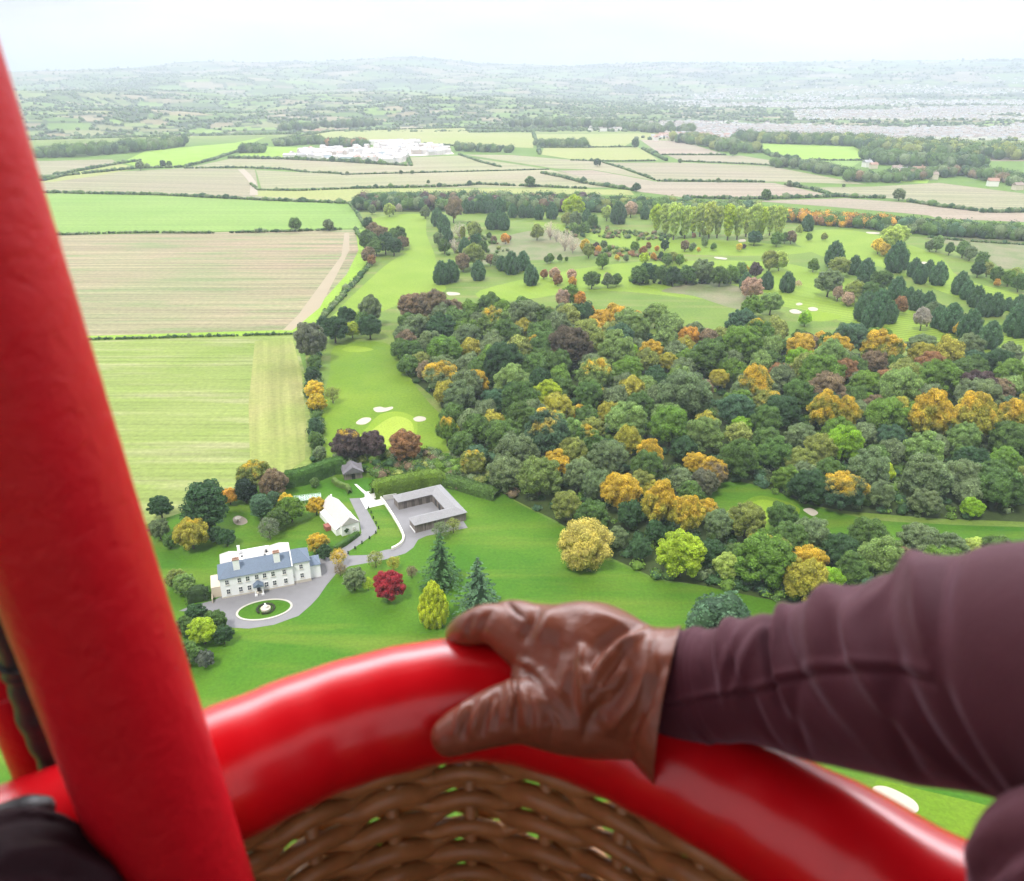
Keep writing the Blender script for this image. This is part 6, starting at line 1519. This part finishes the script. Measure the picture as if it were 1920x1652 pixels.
glf = [
 ([(965, 1248), (985, 1254), (1008, 1275), (1030, 1308), (1062, 1350)], 7, -.0022), ([(975, 1240), (1000, 1250), (1025, 1275), (1045, 1308)], 9, .0018),
 ([(1101, 1246), (1130, 1210), (1168, 1184), (1217, 1170)], 12, -.0045), ([(1108, 1285), (1125, 1248), (1160, 1204), (1215, 1180)], 9, .0045),
 ([(1130, 1275), (1150, 1245), (1172, 1215)], 12, -.0045), ([(1091, 1215), (1092, 1270), (1095, 1340)], 9, .0035), ([(1072, 1250), (1072, 1310)], 12, -.0025),
 ([(1220, 1205), (1213, 1260), (1190, 1310), (1140, 1368)], 10, .004), ([(1185, 1240), (1180, 1275), (1150, 1320), (1120, 1340)], 13, -.0045), ([(1240, 1250), (1215, 1320), (1180, 1380)], 11, -.003),
 ([(872, 1322), (862, 1345), (852, 1375)], 8, .0028), ([(888, 1320), (875, 1345), (868, 1380)], 7, -.0026), ([(907, 1312), (895, 1340), (885, 1370)], 8, .003), ([(925, 1305), (912, 1335), (905, 1375)], 8, -.003),
 ([(954, 1272), (955, 1300), (950, 1345)], 7, .003), ([(965, 1280), (967, 1320), (965, 1365)], 6, -.003), ([(975, 1285), (984, 1320), (988, 1370)], 7, .0028), ([(938, 1295), (935, 1330), (930, 1365)], 7, -.0024),
 ([(1006, 1148), (998, 1170), (984, 1195)], 10, -.003), ([(1030, 1150), (1018, 1175), (1008, 1205)], 12, .0018), ([(952, 1132), (965, 1145), (978, 1156)], 5, -.003), ([(918, 1150), (905, 1170), (900, 1195)], 7, -.0018), ([(885, 1160), (878, 1178), (880, 1195)], 6, -.0022),
 ([(1060, 1160), (1050, 1200), (1055, 1235)], 16, -.0016), ([(1120, 1150), (1150, 1160), (1180, 1172)], 10, .002), ([(1140, 1300), (1110, 1345), (1095, 1385)], 10, -.003), ([(1030, 1330), (1040, 1360), (1035, 1390)], 9, -.0024), ([(1005, 1310), (1010, 1345), (1008, 1385)], 9, .0024)]
displace_px(gm_, glf)
# cut the gauntlet open and flare its lower edge
ax_a, ax_b = on_plane(1200, 1292, -.401), on_plane(1250, 1306, -.402); axd = (ax_b - ax_a).normalized(); upv = Vector((0, SP, CP)); upv = (upv - axd * upv.dot(axd)).normalized(); side = axd.cross(upv)
bm = bmesh.new(); bm.from_mesh(gm_)
bmesh.ops.bisect_plane(bm, geom=bm.verts[:] + bm.edges[:] + bm.faces[:], plane_co=ax_b, plane_no=axd, clear_outer=True)
for v in bm.verts:
    s_ = (v.co - ax_a).dot(axd) / (ax_b - ax_a).length
    if s_ > -1.2:
        q = v.co - ax_a; q = q - axd * q.dot(axd); an = math.atan2(q.dot(side), q.dot(upv)); k_ = max(0, (s_ + 1.2) / 2.2)
        fl_ = .011 * max(0, math.cos(an - 2.7)) ** 2 * k_ ** 2.5 + .0016 * math.sin(an * 3 + 1) * k_ ** 2
        v.co += q.normalized() * fl_
        v.co += axd * ((.004 * max(0, math.cos(an - 2.7)) ** 2 + .030 * max(0, math.cos(an - 3.9)) ** 2) * max(0, s_) ** 2)
be = [e for e in bm.edges if e.is_boundary]
for grow, back in ((-.0022, 0.0), (-.0125, -.018)):
    r_ = bmesh.ops.extrude_edge_only(bm, edges=be)
    be = [g for g in r_['geom'] if isinstance(g, bmesh.types.BMEdge)]; nv_ = {v for e in be for v in e.verts}
    for v in nv_:
        q = v.co - ax_a; q = q - axd * q.dot(axd); v.co += q.normalized() * (grow if not back else .033 - q.length) + axd * back
    for g in r_['geom']:
        if isinstance(g, bmesh.types.BMFace): g.material_index = 1 if back else 0; g.smooth = True
    be = [e for e in bm.edges if e.is_boundary]
bm.to_mesh(gm_); bm.free()
gm_.transform(Matrix.Translation(PI_))
obj('gloved_hand', gm_, person)
# glove gauntlet: an open flaring cuff of leather
def sleeve_tube(path, rads, nring, nseg, disp=None, th=None, name='sleeve', mats=None, ell=None):
    P_, R_ = smooth_path(path, rads, nring); V = []; Fc = []; n = len(P_)
    up0 = Vector((0, SP, CP))                                    # image-up direction
    Rr_ = Vector((0, 0, 0))
    for i, p in enumerate(P_):
        d = (P_[min(i + 1, n - 1)] - P_[max(i - 1, 0)]).normalized()
        a = (up0 - d * up0.dot(d)).normalized(); b = d.cross(a)   # b points to the camera for a rightward path
        for j in range(nseg):
            t = 2 * math.pi * j / nseg
            r = R_[i] + (disp(i / (n - 1), t, p) if disp else 0)
            V.append(p + (a * math.cos(t) + b * math.sin(t)) * r)
    for i in range(n - 1):
        for j in range(nseg): Fc.append((i * nseg + j, (i + 1) * nseg + j, (i + 1) * nseg + (j + 1) % nseg, i * nseg + (j + 1) % nseg))
    return V, Fc, n
def fold_fn(folds, seed, base=0.0):
    rs_ = np.random.RandomState(seed); q = rs_.uniform(0, 6.28, 8)
    def fn(u, t, p):
        s = 0.0
        for u0, sl, w_, amp, t0, tw in folds:
            tt_ = (t - t0 + math.pi) % (2 * math.pi) - math.pi
            s += amp * math.exp(-((u - u0 - sl * tt_) / w_) ** 2 - (tt_ / tw) ** 4)
        s += base * (math.sin(u * 31 + 1.7 * math.sin(t * 2 + q[0]) + q[1]) * .5 + math.sin(u * 17 + 2.2 * math.sin(t + q[2]) + q[3])) * (.4 + .6 * math.sin(t * 1.5 + q[4]) ** 2)
        return s
    return fn
# right sleeve
sp = [PT(1236, 1287, .585), PT(1300, 1286, .568), PT(1380, 1277, .548), PT(1450, 1276, .53), PT(1550, 1275, .505), PT(1700, 1264, .462), PT(1850, 1256, .422), PT(2000, 1275, .385), PT(2200, 1340, .345), PT(2420, 1420, .30)]
sr_ = [.0392, .0392, .0400, .0435, .0497, .0595, .0636, .0660, .070, .073]
folds = [ # (u0 along, slope, width, amplitude, centre angle, angular half width)
 (.212, .03, .020, -.0065, .55, .9), (.245, .02, .018, .0045, .45, .8), (.290, -.03, .020, .0030, 1.1, .6), (.318, .06, .013, -.0035, 1.2, .6), (.345, -.05, .016, .0030, 1.0, .7),
 (.392, .04, .016, -.0070, .8, 1.0), (.420, .045, .018, .0055, .8, 1.0), (.478, .07, .014, -.0040, 1.2, .7), (.512, .03, .020, .0050, .8, .9),
 (.545, .02, .022, -.0060, .7, .8), (.585, .08, .020, .0060, 1.2, .9), (.606, -.03, .016, .0030, .4, .5), (.640, .05, .026, -.0065, 1.3, 1.3), (.690, .09, .020, .0060, .9, 1.2),
 (.46, -.05, .012, -.0025, 1.9, .6), (.36, .02, .012, -.0025, 1.9, .5), (.62, -.04, .014, -.003, 2.0, .6),
 (.72, .05, .018, -.0065, 1.1, 1.1), (.15, .0, .010, .0010, 1.2, 2.2), (.163, .0, .004, -.0012, 1.2, 2.6), (.176, .0, .004, -.0010, 1.2, 2.6)]
fbase = fold_fn(folds, 9, .0009)
def sleeved(u, t, p):
    seam = -.0022 * math.exp(-((t - 1.52 - .12 * math.sin(u * 9)) / .028) ** 2) + .0012 * math.exp(-((t - 1.44 - .12 * math.sin(u * 9)) / .05) ** 2)
    return fbase(u, t, p) + (seam if u < .72 else 0)
Vs, Fs, nn_ = sleeve_tube(sp, sr_, 26, 220, sleeved)
Vi, Fi, _ = sleeve_tube(sp[:4], [r - .003 for r in sr_[:4]], 10, 60, None)
o = len(Vs)
sm_ = mesh_np('jacket_sleeve', [v + PI_ for v in Vs + Vi], Fs + [tuple(i + o for i in f) for f in Fi], [JACK], True)
obj('jacket_sleeve', sm_, person)
# upper arm and body of the jacket, mostly outside the picture
jk = [[(PT(2480, 1430, .29), .060), (PT(2620, 1450, .26), .072), (W(.36, .0, -.12), .082), (W(.40, -.09, -.13), .085)],
      [(W(.40, -.09, -.14), .085), (W(.34, .06, -.21), .055), (PT(2085, 1668, .300), .041), (PT(2200, 1950, .33), .045), (W(.33, .14, -.50), .075), (W(.31, .10, -.72), .13), (W(.33, .06, -.82), .14)],
      [(W(.41, -.1, -.2), .12), (W(.38, -.02, -.4), .15), (W(.36, .02, -.82), .15)]]
jm = remeshed('jacket', jk, .0045, [JACK], 8)
displace_px(jm, [([(1790, 1640), (1850, 1570), (1930, 1500)], 22, .004), ([(1830, 1652), (1890, 1600), (1960, 1560)], 16, -.004), ([(1860, 1680), (1920, 1640), (1990, 1620)], 18, .003)])
jm.transform(Matrix.Translation(PI_)); obj('jacket', jm, person)
# left forearm resting low at the corner
lk = [[(W(-.42, .05, -.42), .07), (PT(-90, 1790, .42), .062), (PT(20, 1705, .43), .044), (PT(85, 1690, .44), .036), (PT(120, 1720, .44), .034)],
      [(PT(-60, 1640, .44), .030), (PT(30, 1620, .45), .022), (PT(60, 1640, .45), .02)]]
lm = remeshed('left_sleeve', lk, .003, [DARKC], 4)
displace_px(lm, [([(20, 1600), (110, 1600), (200, 1640)], 14, .004), ([(0, 1640), (90, 1635), (170, 1660)], 14, -.004), ([(60, 1560), (120, 1570), (190, 1600)], 12, -.003)])
lm.transform(Matrix.Translation(PI_)); obj('jacket_sleeve', lm, person)
kg = remeshed('dark_glove', [[(PT(-60, 1600, .46), .020), (PT(10, 1555, .465), .0155), (PT(50, 1527, .47), .0115), (PT(78, 1517, .475), .008)], [(PT(-60, 1640, .45), .020), (PT(20, 1590, .46), .016), (PT(60, 1570, .465), .011)]], .0018, [BLACKC], 5)
kg.transform(Matrix.Translation(PI_)); obj('dark_glove', kg, person)

# ------------------------------------------------------------------ burner frame and envelope above, wholly out of the picture
ev = [(0, 22.5), (3.0, 22.2), (6.0, 20.6), (8.0, 17.8), (8.8, 14.6), (8.4, 11.4), (7.0, 8.6), (5.0, 6.2), (3.2, 4.5), (1.9, 3.4), (1.75, 2.6)]
Ve = []; Fe = []; ng = 48
for r_, z_ in ev:
    for k in range(ng):
        a = 2 * math.pi * k / ng; q = r_ * (1 + .02 * (k % 2)); Ve.append((q * math.cos(a), q * math.sin(a) - .25, z_ + 1.25))
for i in range(len(ev) - 1):
    for k in range(ng): Fe.append((i * ng + k, i * ng + (k + 1) % ng, (i + 1) * ng + (k + 1) % ng, (i + 1) * ng + k))
em_, ent, eb, _ = new_mat('envelope_fabric'); eb.inputs['Base Color'].default_value = (.45, .02, .02, 1); eb.inputs['Roughness'].default_value = .6
obj('envelope', mesh_np('envelope', Ve, Fe, em_, True), basket)

# ------------------------------------------------------------------ labels for the trees and town houses that have none yet
def where_x(px):
    return 'far left' if px < 480 else 'left' if px < 800 else 'left of centre' if px < 960 else 'centre' if px < 1120 else 'right of centre' if px < 1400 else 'right' if px < 1700 else 'far right'
def row_words(n, i):
    if n == 1: return 'the only one'
    if i == 0: return 'leftmost'
    if 20 <= i < n - 1: return ['twenty', 'thirty', 'forty', 'fifty', 'sixty', 'seventy', 'eighty'][(i + 1) // 10 - 2] + ((' ' + ORD[(i + 1) % 10 - 1]) if (i + 1) % 10 else 'th') + ' from left'
    if i == n - 1: return 'rightmost'
    return (ORD[i] if i < 20 else 'number %d' % (i + 1)) + ' from left'
ZW = {'garden': 'around the white country house garden', 'field edge': 'beside the green stubble field edge', 'course': 'on the golf course', 'poplar row': 'in the row across the golf course', 'far': 'in the fields beyond the golf course',
      'wood': 'in the big wood', 'lower wood': 'in the wood just above the sleeve'}
buckets = {}
for t in TREES:
    if t['label']: t['o']['label'] = t['label']; continue
    u = to_px((t['x'], t['y'], t['H'] * .55)); t['u'] = u
    if t['zone'] in ('wood',):
        band = 'top edge' if u[1] < 610 else 'upper part' if u[1] < 700 else 'middle' if u[1] < 800 else 'lower part' if u[1] < 900 else 'front edge'
        side = 'left' if u[0] < 1050 else 'middle' if u[0] < 1330 else 'right' if u[0] < 1620 else 'far right'
        key = (t['zone'], band, side, t['col'], t['fall'] > 0)
    elif t['zone'] == 'course':
        band = 'back edge' if u[1] < 425 else 'upper part' if u[1] < 480 else 'middle' if u[1] < 540 else 'near side'
        side = 'left' if u[0] < 1050 else 'middle' if u[0] < 1380 else 'right' if u[0] < 1650 else 'far right'
        key = (t['zone'], band, side, t['col'], t['kind'])
    else: key = (t['zone'], '', '', t['col'], t['kind'])
    buckets.setdefault(key, []).append(t)
KW = dict(broadleaf_tree='tree', small_tree='small tree', cypress_tree='dense cypress', poplar_tree='tall poplar', bare_tree='bare tree', shrub='shrub', cedar_tree='cedar', willow_tree='willow', golden_conifer='conifer')
for key, ts in buckets.items():
    ts.sort(key=lambda t: t['u'][0])
    for i, t in enumerate(ts):
        cn = CNAME.get(t['col'], 'green')
        if t['fall'] > 0: cn += ' golden topped'
        w_ = row_words(len(ts), i)
        if key[0] == 'wood': lab = '%s %s, %s, %s %s of the big wood' % (cn, KW[t['kind']], w_, key[2], key[1])
        elif key[0] == 'course': lab = '%s %s, %s, %s %s of the golf course' % (cn, KW[t['kind']], w_, key[2], key[1])
        else: lab = '%s %s, %s, %s' % (cn, KW[t['kind']], w_, ZW[key[0]])
        t['o']['label'] = lab
        if not t['group']: t['o']['group'] = {'wood': 'trees of the big wood', 'lower wood': 'trees of the wood above the sleeve', 'course': 'trees on the golf course', 'garden': 'trees of the country house garden', 'field edge': 'trees along the field edge', 'far': 'trees in the far fields', 'poplar row': 'poplar row'}[t['zone']]
    del ts
hb = {}
for o in FARH:
    if 'label' in o: continue
    u = to_px(o.location); band = ['nearest row', 'second row', 'third row', 'fourth row', 'fifth row', 'back row'][int(min(5, max(0, (259 - u[1]) / 3.5)))]
    side = ['above the yellow fields', 'beside the tree line', 'left of the white farm', 'beyond the white farm', 'beyond the bright green field', 'beyond the long wood', 'beyond the broad wood', 'at the right edge'][int(min(7, max(0, (u[0] - 1105) / 105)))]
    ma = o.children[0].data.materials[0].name; rm_ = o.children[1].data.materials[0].name
    hb.setdefault((band, side, rm_.split('_')[1] + ' roofed ' + ('white' if 'white' in ma else 'cream') + ' house'), []).append((u[0], o))
for (band, side, lk_), l in hb.items():
    l.sort(key=lambda q: q[0])
    for i, (_, o) in enumerate(l):
        o['label'] = '%s, %s, %s %s' % (lk_, row_words(len(l), i), band, side); o['group'] = 'houses at the near edge of the distant town'

# ------------------------------------------------------------------ the hazy air
hz_m = bpy.data.materials.new('haze'); hz_m.use_nodes = True; hn = hz_m.node_tree
for n_ in list(hn.nodes): hn.nodes.remove(n_)
ho = hn.nodes.new('ShaderNodeOutputMaterial'); hv = hn.nodes.new('ShaderNodeVolumePrincipled')
hv.inputs['Color'].default_value = (.60, .655, .775, 1); hv.inputs['Density'].default_value = HAZE_D; hv.inputs['Anisotropy'].default_value = .25
hn.links.new(hv.outputs['Volume'], ho.inputs['Volume'])
hb_ = MB().box(-26000, 26000, -26000, 26000, -60, 380)
hzo = obj('haze', mesh_np('haze', hb_.V, hb_.F, hz_m)); hzo['kind'] = 'stuff'
